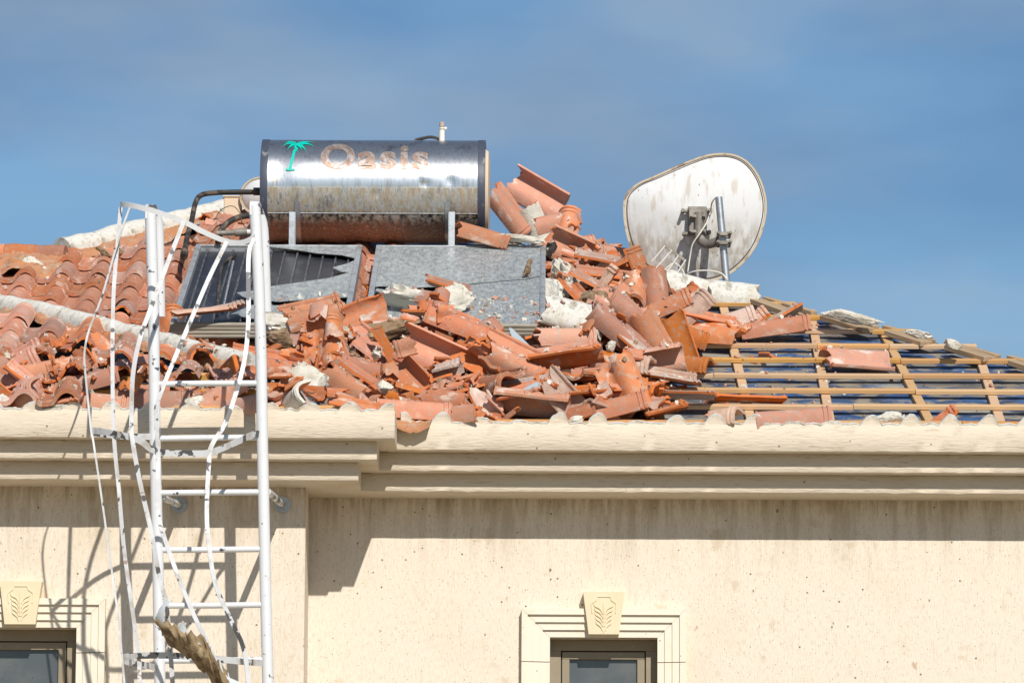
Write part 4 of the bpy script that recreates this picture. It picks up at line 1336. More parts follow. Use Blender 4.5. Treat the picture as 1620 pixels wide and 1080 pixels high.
while zz > 2.5:
    bm = bmesh.new(); p = atY(254, 1080, YL); q = atY(423, 1080, YL); p.z = q.z = zz; tube(bm, [p, q], .0165, 10); obj('rung', bm, M_paint, lad); zz -= .315
def bracket(x, y, fx, fy):
    f = atY(fx, fy, -D - .012); bm = bmesh.new(); a = atY(x, y, YL + .01)
    tube(bm, [a, f], .0185, 14); o = obj('wall_bracket', bm, M_paint_worn, lad, angle=50)
    bm = bmesh.new()
    tube(bm, [f + V((0, .0115, 0)), f + V((0, -.004, 0))], .046, 22)
    for t in (30, 150, 270):
        c = f + V((.034 * cos(rad(t)), -.004, .034 * sin(rad(t)))); tube(bm, [c, c + V((0, -.010, 0))], .008, 6)
    obj('flange', bm, M_galv, o, angle=40)
bracket(256, 786, 283, 798); bracket(424, 777, 447, 798)
for zz in (3.3,):
    for px in (253, 424):
        a = atY(px, 1080, YL); a.z = zz; bm = bmesh.new(); tube(bm, [a, V((a.x, -D - .001, zz))], .0185, 12); obj('wall_bracket', bm, M_paint_worn, lad)
FR = V((0, -1, 0))
def strap(pts, w=.028, mat=None, twist=0.0, name='cage_strap', t=.005):
    mat = mat or M_strap
    bm = bmesh.new()
    P = smoothline([atY(x, y, YL + dy) for x, y, dy in pts], 4)
    n = len(P)
    sweep(bm, P, rect(w * .88, t), lambda i: V((sin(twist * i / n + twist * .3), -cos(twist * i / n + twist * .3), 0)))
    obj(name, bm, mat or M_paint, lad, angle=40)
def hoop(pts, w=.034, mat=None):
    bm = bmesh.new()
    P = smoothline([atY(x, y, YL + dy) for x, y, dy in pts], 4)
    sweep(bm, P, rect(.006, w), V((0, -.25, 1)))
    obj('cage_hoop', bm, mat or M_paint_worn, lad, angle=40)
hoop([(236, 333, .02), (212, 326, -.12), (191, 323, -.30), (207, 325, -.42), (241, 333, -.46), (293, 352, -.44), (322, 367, -.40), (356, 381, -.30), (381, 384, -.18), (400, 376, -.06), (405, 366, .0)], .028, M_paint)
hoop([(246, 690, 0), (200, 690, -.10), (148, 684, -.34), (150, 681, -.40), (183, 686, -.52), (220, 696, -.56), (248, 714, -.56), (300, 717, -.54), (334, 715, -.48), (372, 700, -.30), (400, 687, -.08), (412, 686, -.01)])
hoop([(252, 1057, 0), (232, 1052, -.12), (198, 1045, -.36), (200, 1038, -.44), (260, 1036, -.52), (337, 1041, -.50), (385, 1046, -.36), (415, 1048, -.06)])
strap([(205, 329, -.42), (187, 381, -.42), (161, 470, -.42), (141, 522, -.42), (134, 556, -.42), (135, 589, -.42), (144, 678, -.40), (148, 700, -.40), (163, 802, -.42), (178, 910, -.44), (188, 984, -.44), (197, 1080, -.44), (205, 1160, -.44)], .012, t=.009)
strap([(191, 328, -.30), (187, 374, -.32), (180, 459, -.36), (178, 559, -.42), (180, 685, -.50), (188, 773, -.50), (196, 865, -.48), (207, 947, -.46), (219, 1035, -.46), (221, 1080, -.46), (224, 1160, -.46)], .024)
strap([(291, 350, -.45), (263, 422, -.50), (238, 489, -.55), (221, 537, -.57), (210, 596, -.58), (208, 670, -.57), (210, 699, -.57), (222, 765, -.58), (239, 839, -.58), (253, 917, -.56), (264, 961, -.54), (273, 1080, -.52), (278, 1160, -.52)], .027)
strap([(359, 382, -.30), (330, 441, -.42), (300, 511, -.50), (267, 589, -.56), (249, 637, -.58), (247, 660, -.58), (250, 720, -.58), (249, 802, -.60), (259, 847, -.60), (284, 917, -.60), (307, 973, -.56), (330, 1024, -.52), (338, 1080, -.50), (342, 1160, -.50)], .026, twist=.3)
strap([(400, 376, -.07), (393, 410, -.12), (393, 507, -.24), (387, 567, -.32), (374, 619, -.38), (356, 670, -.44), (337, 700, -.48), (331, 724, -.49), (327, 810, -.52), (331, 865, -.54), (341, 924, -.54), (367, 984, -.50), (385, 1024, -.44), (393, 1080, -.42), (396, 1160, -.42)], .027, mat=M_paint_worn, twist=.3)

# torn panel caught in the cage
tr = [((239, 982, -.62), (252, 992, -.60)), ((250, 984, -.66), (262, 1010, -.60)), ((268, 990, -.70), (282, 1022, -.62)), ((290, 1004, -.72), (300, 1034, -.64)), ((300, 1004, -.74), (318, 1050, -.64)),
      ((322, 1014, -.74), (335, 1066, -.62)), ((332, 1030, -.72), (346, 1080, -.60)), ((345, 1050, -.68), (362, 1100, -.58)), ((362, 1076, -.62), (380, 1120, -.56))]
bm = bmesh.new()
rows = []
n = len(tr)
tr2 = []
for (a, b), (c, d) in zip(tr, tr[1:]):
    for q in range(4):
        t = q / 4
        tr2.append((tuple(a[k] + (c[k] - a[k]) * t for k in range(3)), tuple(b[k] + (d[k] - b[k]) * t for k in range(3))))
tr = tr2 + [tr[-1]]
for i, (a, b) in enumerate(tr):
    A, B = atY(a[0], a[1] - 3, YL + a[2]), atY(b[0], b[1], YL + b[2]); B = B + (B - A) * (.30 + .32 * noise.noise(V((i * .55, 3, 7)))); A = A + V((.012 * noise.noise(V((i * 1.7, 2, 1))), 0, .030 * noise.noise(V((i * .83, 8, 1)))))
    row = []
    for k in range(7):
        f = k / 6
        p = A.lerp(B, f) + V((0, -.045 * sin(pi * f) + .03 * noise.noise(V((i * .35, k * .5, 14))), .012 * noise.noise(V((i * .5, k * .8, 4)))))
        if k == 0: p += V((0, 0, .018 * noise.noise(V((i * 2.9, 1, 1)))))
        row.append(p)
    rows.append(row)
def sheet(bm, rows, t, off):
    top = [[bm.verts.new(p) for p in r] for r in rows]
    bot = [[bm.verts.new(p + off * t) for p in r] for r in rows]
    n, m = len(rows), len(rows[0])
    for i in range(n - 1):
        for k in range(m - 1):
            bm.faces.new([top[i][k], top[i + 1][k], top[i + 1][k + 1], top[i][k + 1]]).material_index = 0
            bm.faces.new([bot[i][k], bot[i][k + 1], bot[i + 1][k + 1], bot[i + 1][k]]).material_index = 1
    for i in range(n - 1):
        bm.faces.new([top[i][0], bot[i][0], bot[i + 1][0], top[i + 1][0]]); bm.faces.new([top[i][-1], top[i + 1][-1], bot[i + 1][-1], bot[i][-1]])
    for k in range(m - 1):
        bm.faces.new([top[0][k], top[0][k + 1], bot[0][k + 1], bot[0][k]]); bm.faces.new([top[-1][k], bot[-1][k], bot[-1][k + 1], top[-1][k + 1]])
torn = empty('torn_panel', atY(300, 1060, YL - .6), 'torn brown and white panel shell caught in the lower ladder cage', 'debris')
sheet(bm, rows, .022, V((.2, .9, .5)))
obj('panel_skin', bm, [M_torn_in, M_torn_out], torn, angle=50)
def flap(pts_list, name='curled_flap'):
    bm = bmesh.new()
    rows = [[atY(x, y, YL + d) for x, y, d in r] for r in pts_list]
    sheet(bm, rows, .008, V((0, 1, .2)))
    obj(name, bm, [M_torn_out, M_torn_out], torn, angle=60)
flap([[(274, 950, -.60), (271, 952, -.66), (262, 958, -.70)], [(262, 950, -.58), (256, 960, -.68), (259, 972, -.72)], [(252, 962, -.58), (248, 972, -.66), (258, 984, -.70)], [(247, 974, -.58), (246, 984, -.64), (256, 994, -.66)], [(243, 980, -.58), (250, 990, -.62), (262, 1000, -.64)]])
flap([[(289, 981, -.68), (290, 982, -.69), (291, 984, -.70)], [(282, 990, -.66), (289, 993, -.70), (296, 997, -.72)], [(274, 1000, -.64), (286, 1006, -.70), (302, 1008, -.72)]])
flap([[(303, 1003, -.70), (308, 1003, -.72), (312, 1010, -.73)], [(300, 1010, -.68), (308, 1016, -.72), (318, 1020, -.73)]])
flap([[(330, 1020, -.66), (334, 1022, -.68), (332, 1030, -.70)], [(334, 1046, -.64), (342, 1050, -.66), (340, 1056, -.68)], [(345, 1066, -.62), (360, 1070, -.64), (352, 1078, -.66)], [(360, 1078, -.60), (380, 1079, -.62), (370, 1090, -.62)]])

# ------------------------------------------------------------------ rubble
def basis(ax, dep, rl):
    ax, dep, rl = rad(ax), rad(dep), rad(rl)
    A = (CR * cos(ax) + CU * sin(ax)) * cos(dep) + CT * sin(dep)
    A.normalize()
    N0 = (CT - A * CT.dot(A))
    if N0.length < 1e-3: N0 = CU.copy()
    N0.normalize()
    Pp = N0.cross(A)
    if Pp.dot(CU) < -0.05 or (abs(Pp.dot(CU)) <= .05 and Pp.dot(CR) < 0): Pp = -Pp
    N = (N0 * cos(rl) + Pp * sin(rl)).normalized()
    X = A.cross(N).normalized()
    return Matrix((X, A, N)).transposed().to_4x4()
MATS = {'n': [M_clay, M_clay_in, M_break], 'i': [M_clay_in, M_clay_in, M_break], 'g': [M_clay_grey, M_clay_grey, M_break], 'w': [M_mortar, M_clay_in, M_break], 'l': [M_clay_laid, M_clay_in, M_break]}
HAND = []
def frag(px, py, ax, dep, rl, u0=0, u1=1, v0=0, v1=1, m='n', h=0.03, jag=.10, label=None, size=1.0, seed=None):
    seed = seed if seed is not None else len(HAND) + 11
    me, c = tile_mesh(MATS[m.lower()], name='fallen_tile', u0=u0, u1=u1, v0=v0, v1=v1, jag=jag, seed=seed)
    o = bpy.data.objects.new('fallen_roof_tile' if (u1 - u0) * (v1 - v0) > .8 else 'tile_fragment', me)
    P = onroof(px, py, HC + .05) if m.isupper() else hit(px, py)
    if m.isupper(): h = .0
    m = m.lower()
    P = P + CT * (h + .02)                                    # lies on top of the heap, its middle h nearer than the heap's face
    M = basis(ax, dep, rl) @ Matrix.Scale(size, 4)
    M.translation = P
    o.matrix_world = M
    link(o, None, label, 'roof tile', 'broken terracotta tiles of the rubble heap')
    HAND.append(o)
    return o
# px, py, axis angle, axis pitch, roll, u0, u1, v0, v1, material, h, label
T = [
 (497, 496, 12, -12, 35, 0, 1, .12, 1, 'n', .10, 'upright leaning tile with pale cement smears in front of the smashed collector'),
 (515, 548, 97, -38, 0, .0, 1, .08, 1, 'n', .12, 'long tile with double cross ridge pointing up beside the round mortar lump'),
 (617, 484, -32, -20, 55, 0, .5, .1, 1, 'i', .04, 'bright orange wedge of flat tile left of the white mortar on the collector'),
 (573, 499, 22, 10, 200, .1, .95, .3, 1, 'i', .03, 'broken tile turned trough up in the gap below both collectors'),
 (722, 510, -21, -10, 48, 0, 1, 0, 1, 'n', .12, 'large smooth tile with thick lower edge lying across the heap under the cracked collector'),
 (683, 560, -24, 8, 170, .0, 1, .02, 1, 'i', .10, 'big tile showing its ribbed orange underside at the middle of the heap'),
 (570, 583, -16, -10, 42, .35, 1, .10, 1, 'n', .05, 'smooth orange roll of tile right of the ridged upright tile'),
 (583, 545, -38, -15, 30, 0, .8, .4, 1, 'n', .05, 'shattered tile corner with a round white mortar spot on it'),
 (645, 600, -45, 42, 165, .0, 1, 0, .75, 'i', .10, 'tile seen end on with a deep shaded trough and curled lip'),
 (622, 565, -62, 10, 60, 0, .3, 0, 1, 'n', .06, 'narrow ribbed tile edge standing left of the big ribbed underside'),
 (590, 600, -33, 5, 70, 0, .28, 0, 1, 'n', .08, 'thin long tile edge slanting down to the small white lump'),
 (552, 612, -36, -8, 45, .4, 1, .25, 1, 'n', .04, 'mottled curved tile roll right of the round mortar lump'),
 (703, 590, 14, 10, 120, .4, 1, .5, 1, 'g', .10, 'grey brown curved shard under the ribbed underside tile'),
 (782, 603, 5, 55, 60, .0, 1, .1, 1, 'n', .08, 'tile with its arched end open over a dark hollow'),
 (655, 651, -4, -4, 62, .38, 1, .0, 1, 'l', .09, 'long weathered tile roll lying along the eave right of the cornice step'),
 (563, 638, -12, -4, 60, 0, .4, .2, 1, 'n', .07, 'flat strip of tile resting on the eave left of the long roll'),
 (468, 634, 40, 58, 60, .35, 1, .2, 1, 'w', .06, 'whitened half round tile stub open towards the eave'),
 (427, 574, -9, -10, 40, .0, 1, .0, 1, 'n', .14, 'big smooth orange tile behind the right rail of the ladder'),
 (482, 545, 78, -20, 10, .0, .35, .3, 1, 'n', .06, 'short curved tile edge standing against the ridged upright tile'),
 (705, 634, -8, 15, 60, .4, 1, .3, .9, 'n', .06, 'slim arched tile piece above the long eave roll'),
 (770, 640, -58, 10, 10, 0, .45, .3, 1, 'g', .05, 'grey flat tile wedge standing on edge at the eave'),
 (738, 655, 6, 25, 50, .3, 1, .5, .9, 'n', .06, 'wavy tile sliver between the long eave roll and the grey wedge'),
 (815, 566, -26, -5, 25, .0, 1, .12, 1, 'n', .14, 'rounded tile with faint cross ribs below the grey glass splinter'),
 (897, 573, 9, 5, 105, .0, .9, .0, 1, 'i', .10, 'long tile with ribbed edge over a deep orange shaded side'),
 (890, 535, 1, -8, 48, .35, 1, .1, 1, 'n', .09, 'smooth mottled tile roll under the white ridge block'),
 (885, 551, 9, 0, 68, 0, .3, 0, 1, 'n', .08, 'narrow tile edge above the long ribbed edge tile'),
 (960, 585, 6, 0, 72, 0, .38, .0, 1, 'n', .10, 'slender tile strip pointing right towards the bare battens'),
 (985, 612, 112, -30, 0, .0, 1, .0, .92, 'n', .12, 'salmon tile with broad roll propped near the eave by the battens'),
 (972, 640, 14, 0, 50, .0, 1, .15, 1, 'i', .03, 'tile resting on the wavy mortar edge with curved cross ribs'),
 (888, 628, -48, -5, 15, .0, .8, .3, 1, 'g', .10, 'whitish rounded tile shard leaning on the eave heap'),
 (928, 622, 4, -20, 60, .0, .7, .3, 1, 'n', .05, 'flat ribbed tile pan behind the propped salmon tile'),
 (842, 640, -6, 8, 120, .1, 1, .0, 1, 'i', .03, 'dark orange upturned tile right of the grey wedge'),
 (825, 604, 10, 0, 72, 0, .4, 0, 1, 'g', .10, 'dusty tile edge strip below the rounded rib tile'),
 (828, 622, 14, -8, 45, .0, .7, .1, 1, 'n', .09, 'tile with a bluish glass shard lying on it'),
 (978, 524, -40, -12, 40, .25, 1, .0, 1, 'n', .16, 'long tile sliding down right from the white ridge block'),
 (1003, 505, -42, -14, 28, .30, 1, .0, 1, 'l', .16, 'scalloped weathered tile roll lying diagonally above the heap'),
 (1034, 534, -62, -10, 20, .25, 1, .1, 1, 'n', .13, 'pale orange curved tile right of the scalloped roll'),
 (1068, 544, -72, -5, 150, .0, .75, .05, 1, 'i', .13, 'tile standing on end with pale ribs at the edge of the bare battens'),
 (1041, 572, 10, 10, 140, .1, 1, .3, 1, 'i', .12, 'orange underside shard below the standing ribbed tile'),
 (1000, 577, -6, 20, 60, .3, 1, .45, 1, 'g', .09, 'small grey arch of tile at the foot of the long sliding tile'),
 (1048, 489, 24, 8, 62, .3, 1, .1, 1, 'n', .12, 'arched tile tilted up right beneath the cracked ridge mortar'),
 (1088, 497, 42, -10, 40, .35, 1, .2, 1, 'g', .10, 'grey and orange rounded tile roll beneath the cracked ridge mortar'),
 (1126, 527, -4, 12, 50, .0, 1, .0, 1, 'n', .08, 'wavy tile lying over the first bare battens'),
 (1112, 505, -12, -8, 62, .0, .8, .0, 1, 'l', .07, 'brownish tile behind the wavy tile on the battens'),
 (1058, 598, -10, -10, 45, .0, .7, .2, 1, 'g', .06, 'dusty grey tile pan at the left end of the bare battens'),
 (1000, 460, 85, -62, 0, .32, 1, .0, .8, 'l', .12, 'arch shaped tile end opening to the viewer above the heap'),
 (1036, 463, 94, -20, 0, .36, 1, .0, .8, 'l', .12, 'weathered tile roll standing upright beside the cracked ridge mortar'),
 (923, 473, -48, 5, 40, 0, .42, .1, 1, 'n', .10, 'slanting tile edge right of the lumpy mortar'),
 (867, 463, 4, 20, 40, .35, 1, .55, 1, 'n', .08, 'small tile roll stub against the cracked collector edge'),
 (1097, 580, -4, 25, 55, .3, 1, .5, 1, 'i', .05, 'little orange curved shard on the batten end'),
 (1052, 652, 14, -5, 55, .0, .75, .4, 1, 'n', .0, 'triangular tile piece on the wavy mortar edge by the battens'),
 (1148, 662, 8, 30, 70, .3, 1, .6, 1, 'g', .04, 'brown wavy tile sliver poking over the mortar edge'),
 (1189, 631, -2, 0, 76, .0, .5, .0, 1, 'n', .04, 'thin tile lying flat along a middle batten'),
 (1070, 627, -1, 0, 72, .0, .7, .0, 1, 'g', .05, 'flat tile with white patches lying along a lower batten'),
 (1254, 664, 4, -3, 60, .36, 1, .0, 1, 'n', .03, 'clean tile roll lying behind the wavy mortar edge'),
 (1352, 572, 176, 16, 76, .0, 1, .0, 1, 'n', .05, 'lone whole tile resting across the bare battens'),
 (1168, 505, 18, 0, 55, .3, 1, .5, 1, 'g', .05, 'pale pinkish tile roll stub between the battens and the heap'),
 (1186, 510, 38, 0, 45, .0, .4, .4, 1, 'g', .06, 'small pale ribbed tile corner on the battens'),
 (1226, 520, 8, 0, 55, .3, 1, .0, 1, 'n', .06, 'rounded tile roll sitting on the upper battens'),
 (1238, 502, 30, -10, 55, .0, .6, .4, 1, 'g', .05, 'pale flat tile corner leaning behind the upper batten roll'),
 (1487, 661, 38, 5, 65, .0, .3, .5, 1, 'i', .03, 'small orange tile chip stuck upright near the far end of the eave'),
 (803, 333, -52, -6, 20, .28, 1, .05, 1, 'i', .16, 'bright orange tile roll leaning against the tank end'),
 (848, 308, -30, 8, 165, .0, 1, .05, 1, 'n', .12, 'topmost tile of the pile showing its hollow side to the sky'),
 (846, 355, -66, -8, 15, .3, 1, .3, 1, 'w', .14, 'whitish rounded tile shard beneath the topmost tile'),
 (880, 350, 14, -8, 40, .2, 1, .3, 1, 'n', .09, 'short tile with curled edge right of the whitish shard'),
 (898, 364, 80, -30, 20, .4, 1, .3, 1, 'i', .10, 'tile roll hanging upright on the outer edge of the high pile'),
 (880, 369, 48, 0, 55, 0, .35, .3, 1, 'n', .10, 'narrow slanting tile edge below the high pile'),
 (908, 396, -24, 5, 160, .1, 1, .1, .9, 'i', .10, 'tile lying hollow side up below the high pile'),
 (992, 410, 172, 12, 48, .33, 1, .0, 1, 'i', .14, 'long bright orange tile roll pointing at the dish'),
 (962, 409, -10, -2, 66, 0, .3, .0, 1, 'g', .15, 'grey edged tile strip under the long bright roll'),
 (965, 433, -7, 0, 60, .0, .4, .0, 1, 'n', .15, 'long straight tile edge above the slanting grey shard'),
 (950, 452, -27, 0, 68, 0, .35, .0, 1, 'n', .12, 'narrow tile edge slanting behind the grey shard'),
 (950, 452, 55, 5, 40, 0, .25, .3, 1, 'g', .18, 'grey tile shard leaning across the narrow edges'),
 (763, 374, -16, 12, 55, .2, 1, .1, 1, 'N', .05, 'tile lying on the collector top against the tank'),
 (706, 453, -15, -6, 60, .0, .6, .3, 1, 'N', .16, 'pale tile corner lying on the cracked collector'),
 (270, 538, 98, -35, 0, .15, 1, .0, .95, 'n', .10, 'salmon tile roll lying over the white wing ridge'),
 (328, 533, -18, 10, 175, .1, 1, .0, 1, 'i', .08, 'hollow tile shard behind the ladder rung gap'),
 (352, 545, 30, 5, 120, .2, .9, .5, 1, 'n', .07, 'small pinkish tile shard above the wing ridge end'),
 (322, 496, 6, -10, 62, .1, .8, .1, 1, 'G', .14, 'rounded pink tile slab lying on the smashed collector'),
 (358, 490, 12, -10, 62, .1, .8, .5, 1, 'G', .14, 'small pink tile slab right of the larger one on the smashed collector'),
 (97, 583, 11, -6, 52, .33, 1, .0, 1, 'l', .05, 'weathered tile roll lying sideways under the wing ridge'),
 (132, 606, 14, -4, 50, .2, 1, .0, 1, 'l', .07, 'weathered tile with open arched end pointing down left above the eave batten'),
 (24, 575, 28, 10, 45, .0, 1, .2, 1, 'l', .05, 'striped grey tile dropped over the broken tiles at the far edge'),
 (62, 612, -38, 0, 55, .0, .45, .0, 1, 'i', .10, 'bright orange narrow tile shard slanting down to the eave'),
 (40, 632, 40, 45, 50, .3, 1, .2, 1, 'i', .05, 'orange tile arch open towards the eave near the white lump'),
 (14, 605, -6, 20, 60, .1, 1, .1, .9, 'l', .08, 'curved tile edge hanging at the far left above the eave'),
 (240, 634, -1, -4, 60, .33, 1, .0, 1, 'l', .0, 'dark red tile roll lying along the wing eave behind the ladder'),
 (165, 637, -6, 0, 60, .2, 1, .3, 1, 'n', .0, 'flat tile piece on the wing eave between the cage straps'),
 (345, 627, 30, 10, 45, .2, 1, .1, 1, 'l', .07, 'weathered tile tilted over the arches behind the ladder'),
 (395, 640, 10, 50, 50, .2, 1, .2, 1, 'l', .06, 'arched tile end behind the right rail at the eave'),
 (60, 560, 26, 10, 70, 0, .4, .1, .9, 'n', .07, 'broken orange tile tooth over the dark gap in the wing tiles'),
 (160, 552, -42, 10, 40, .5, 1, .4, .9, 'i', .09, 'bright broken roll edge over a black gap in the wing tiles'),
 (104, 638, 10, 10, 50, .1, .8, .5, 1, 'n', .06, 'tile crumb beside the flat mortar piece on the wing eave'),
 (615, 520, 6, -10, 62, .3, 1, .3, 1, 'n', .02, 'tile roll under the sandy mortar slab'),
 (657, 494, -2, 0, 50, .0, .6, .6, 1, 'I', .06, 'small square orange tile stub below the white mortar on the collector'),
 (755, 570, -30, 10, 160, .35, 1, .2, .9, 'n', .08, 'hollow shaded tile trough right of the ribbed underside'),
 (735, 610, 14, 0, 60, .0, .4, .1, .8, 'i', .08, 'bright orange tile splinter under the arched hollow tile'),
 (1085, 530, -20, -5, 40, .3, 1, .4, 1, 'n', .07, 'orange tile piece between the standing ribbed tile and the wavy tile'),
 (1010, 548, -40, 10, 60, 0, .3, .2, 1, 'g', .12, 'pale narrow edge at the lower end of the sliding tile'),
]
for t in T:
    t = list(t)
    if abs(t[2]) < 36 and 20 < t[4] < 60: t[4] += 11          # lying flatter on the slope
    if t[0] > 560 and t[1] > 500 and t[9] == 'n' and t[8] == 1 and t[5] == 0 and t[7] == 0: t[8] = .97
    frag(*t[:11], label=t[11])

def chunk(px, py, w, h, ang, mat, label, d=None, lift=0.0, seed=0, flat=0.0, name='mortar_chunk', cat='mortar', squarish=0.0, sub=4, on=None, rough=1.0):
    P = on if on is not None else hit(px, py)
    k = 1 / scale_at(P)
    w, h = w * k, h * k
    d = d if d is not None else min(w, h) * 1.1
    bm = bmesh.new()
    bmesh.ops.create_icosphere(bm, subdivisions=sub, radius=1.0)
    rc = random.Random(seed)
    cuts = [(V((rc.gauss(0, 1), rc.gauss(0, 1), rc.gauss(0, 1))).normalized(), rc.uniform(.6, .88)) for _ in range(9)]
    for v in bm.verts:
        n = v.co.normalized()
        q = n.copy()
        if squarish:
            m = max(abs(n.x), abs(n.y), abs(n.z))
            q = n.lerp(n / m, squarish)
        sd = V((seed * 3.1, seed * 1.7, seed))
        f = 1 + rough * (.22 * noise.noise(n * 1.3 + sd) + .13 * noise.noise(n * 3.1 + sd) + .07 * noise.noise(n * 7 + sd) + .035 * noise.noise(n * 15 + sd))
        # broken facets
        cell = noise.cell(n * 2.2 + sd)
        f += .10 * (cell - .5) * (1 - squarish)
        q = q * f * 1.12
        for cnr, cd in cuts:
            e = q.dot(cnr) - cd
            if e > 0: q = q - cnr * e * .92
        q += n * (.035 * noise.noise(n * 20 + sd) + .08 * noise.noise(n * 8 + sd) + .10 * noise.noise(n * 3.5 + sd))
        v.co = V((q.x * w / 2, q.y * d / 2, q.z * h / 2))
        if flat and v.co.z < -h * .3: v.co.z = -h * .3
    M = Matrix((CR, -CT, CU)).transposed().to_4x4() @ Matrix.Rotation(-rad(ang), 4, 'Y')
    M.translation = P + CT * (d * .25 + lift)
    o = obj(name, bm, mat, None, mw=M, angle=40)
    tag(o, label, cat, 'mortar and stone chunks in the rubble')
    return o
CH = [
 (486, 604, 86, 58, -8, M_mortar, 'large round white mortar lump with a dark hollow below', 13, .24, 0),
 (450, 512, 84, 38, -12, M_mortar, 'pale mortar crust above the brown stone right of the ladder rail', 5, .12, .2),
 (444, 536, 50, 32, -6, M_mortar_brown, 'rough brown stone under the pale crust right of the ladder rail', 6, .1, .2),
 (658, 473, 86, 42, -6, M_mortar, 'long white mortar slab lying on the cracked collector', 8, .19, .4),
 (710, 474, 74, 46, 4, M_mortar, 'white mortar lump with brown foot at the end of the collector slab', 9, .18, .3),
 (598, 559, 20, 22, 0, M_mortar, 'small round white mortar disc stuck on a shattered tile', 11, .16, .2),
 (610, 612, 26, 20, 10, M_mortar, 'small white lump at the foot of the thin slanting edge', 12, .16, 0),
 (898, 440, 44, 62, 22, M_mortar, 'lumpy white mortar standing right of the cracked collector', 15, .14, 0),
 (880, 463, 52, 46, -10, M_mortar, 'smooth white mortar block under the lumpy one', 16, .10, .5),
 (938, 473, 52, 26, 4, M_mortar_brown, 'sandy stone with a pale top strip above the white ridge block', 17, .11, .4),
 (872, 396, 22, 34, 0, M_mortar, 'knobbly white mortar at the top corner of the cracked collector', 21, .10, 0),
 (820, 376, 72, 14, -5, M_mortar, 'long pale mortar slab on the collector top beside the tank', 22, .10, .6),
 (618, 521, 110, 26, 10, M_mortar_brown, 'flat sandy mortar slab wedged in the heap below the collectors', 24, .12, .5),
 (62, 421, 38, 30, -25, M_mortar, 'crumpled white mortar piece on the high tiles at far left', 26, .34, 0),
 (9, 636, 24, 24, 0, M_mortar, 'white mortar lump at the far left end of the eave', 28, .10, .2),
 (95, 640, 32, 17, 5, M_mortar, 'small flat mortar piece on the wing eave', 29, .10, .5),
 (310, 634, 28, 20, 20, M_mortar, 'small white mortar lump between the ladder rails at the eave', 31, .12, 0),
 (912, 663, 22, 10, 5, M_mortar, 'grey mortar flake on the eave by the wavy edge', 33, .04, .4),
 (1405, 662, 42, 20, -4, M_mortar, 'flat grey mortar lump on the wavy eave edge below the battens', 34, .04, .3),
 (560, 556, 26, 20, -20, M_mortar_brown, 'brown stone crumb in the middle left of the heap', 38, .05, .2),
 (965, 550, 16, 20, 0, M_mortar, 'little white lump in the dark gap below the sliding tile', 41, .08, .1),
 (1075, 600, 18, 10, 0, M_mortar, 'tiny white mortar crumb on the grey pan by the battens', 42, .08, .1),
 (595, 640, 16, 10, 0, M_mortar, 'tiny mortar crumb behind the wing cornice edge', 43, .05, .1),
]
for (px, py, w, h, ang, mt, lb, sd, lift, sq) in CH:
    onc = onroof(px, py, HC + .055) if 'collector slab' in lb or 'lying on the cracked' in lb or 'collector top' in lb else None
    chunk(px, py, w, h, ang, mt, lb, lift=0 if onc else lift, seed=sd, squarish=sq, on=onc)
# mortar caps on the bare hip boards
for (px, py, w, h, a, lb) in ((1345, 497, 86, 19, -12, 'long white mortar crust on the uppermost bare hip boards'), (1450, 525, 42, 15, -14, 'white mortar crust on the second bare hip board'), (1507, 542, 28, 14, -14, 'small white mortar crust on the third bare hip board')):
    P = onroof(px, py + 3, .10)
    o = chunk(px, py, w, h, a, M_mortar, lb, d=.09, seed=px, squarish=.3, on=P)
# ridge blocks: whitewashed half-round castings broken off the hip
def ridge_block(px, py, L, W, ax, dep, rl, label, seed, th=.075, lift=.12, mat=M_ridge):
    P = hit(px, py); k = 1 / scale_at(P); L, W = L * k, W * k
    bm = bmesh.new()
    n, m = 26, 20
    rings = []
    for i in range(n + 1):
        y = -L / 2 + L * i / n
        row = []
        for j in range(m):
            a = 2 * pi * j / m
            x, z = cos(a), sin(a)
            z = z if z > 0 else max(z, -.45)
            q = V((x * W / 2 * (1.0 if z > 0 else .96), y, z * th))
            e = 0
            if i in (0, n): e = .022
            if i in (1, n - 1): e = .010
            q.y += (e + .002) * noise.noise(V((x * 2.5, z * 2.5, seed + i * .1))) * 2.2
            q += V((x, 0, z)) * (.004 * noise.noise(q * 14 + V((seed, 0, 0))) + (.010 * noise.noise(q * 22) if z < 0 else 0))
            row.append(bm.verts.new(q))
        rings.append(row)
    for a, b in zip(rings, rings[1:]):
        for j in range(m):
            f = bm.faces.new([a[j], a[(j + 1) % m], b[(j + 1) % m], b[j]])
            f.material_index = 1 if j >= m // 2 else 0
    for r in (rings[0], rings[-1]):
        c = bm.verts.new(sum((v.co for v in r), V()) / m + V((0, .01 * random.uniform(-1, 1), 0)))
        for j in range(m):
            f = bm.faces.new([r[j], r[(j + 1) % m], c]); f.material_index = 2
    M = basis(ax, dep, rl); M.translation = P + CT * lift
    o = obj('ridge_block', bm, [mat, M_mortar_brown, M_mortar], None, mw=M, angle=45)
    tag(o, label, 'ridge mortar', 'mortar and stone chunks in the rubble')
ridge_block(911, 503, 98, 66, -14, 12, 48, 'smooth white half round ridge block in front of the cracked collector', 2, lift=.20)
ridge_block(1084, 458, 96, 54, -16, 0, 40, 'cracked white ridge mortar block left of the dish pole', 5, lift=.10)
ridge_block(1157, 469, 78, 52, -6, 0, 40, 'clean white ridge mortar block at the foot of the dish pole', 7, lift=.08)

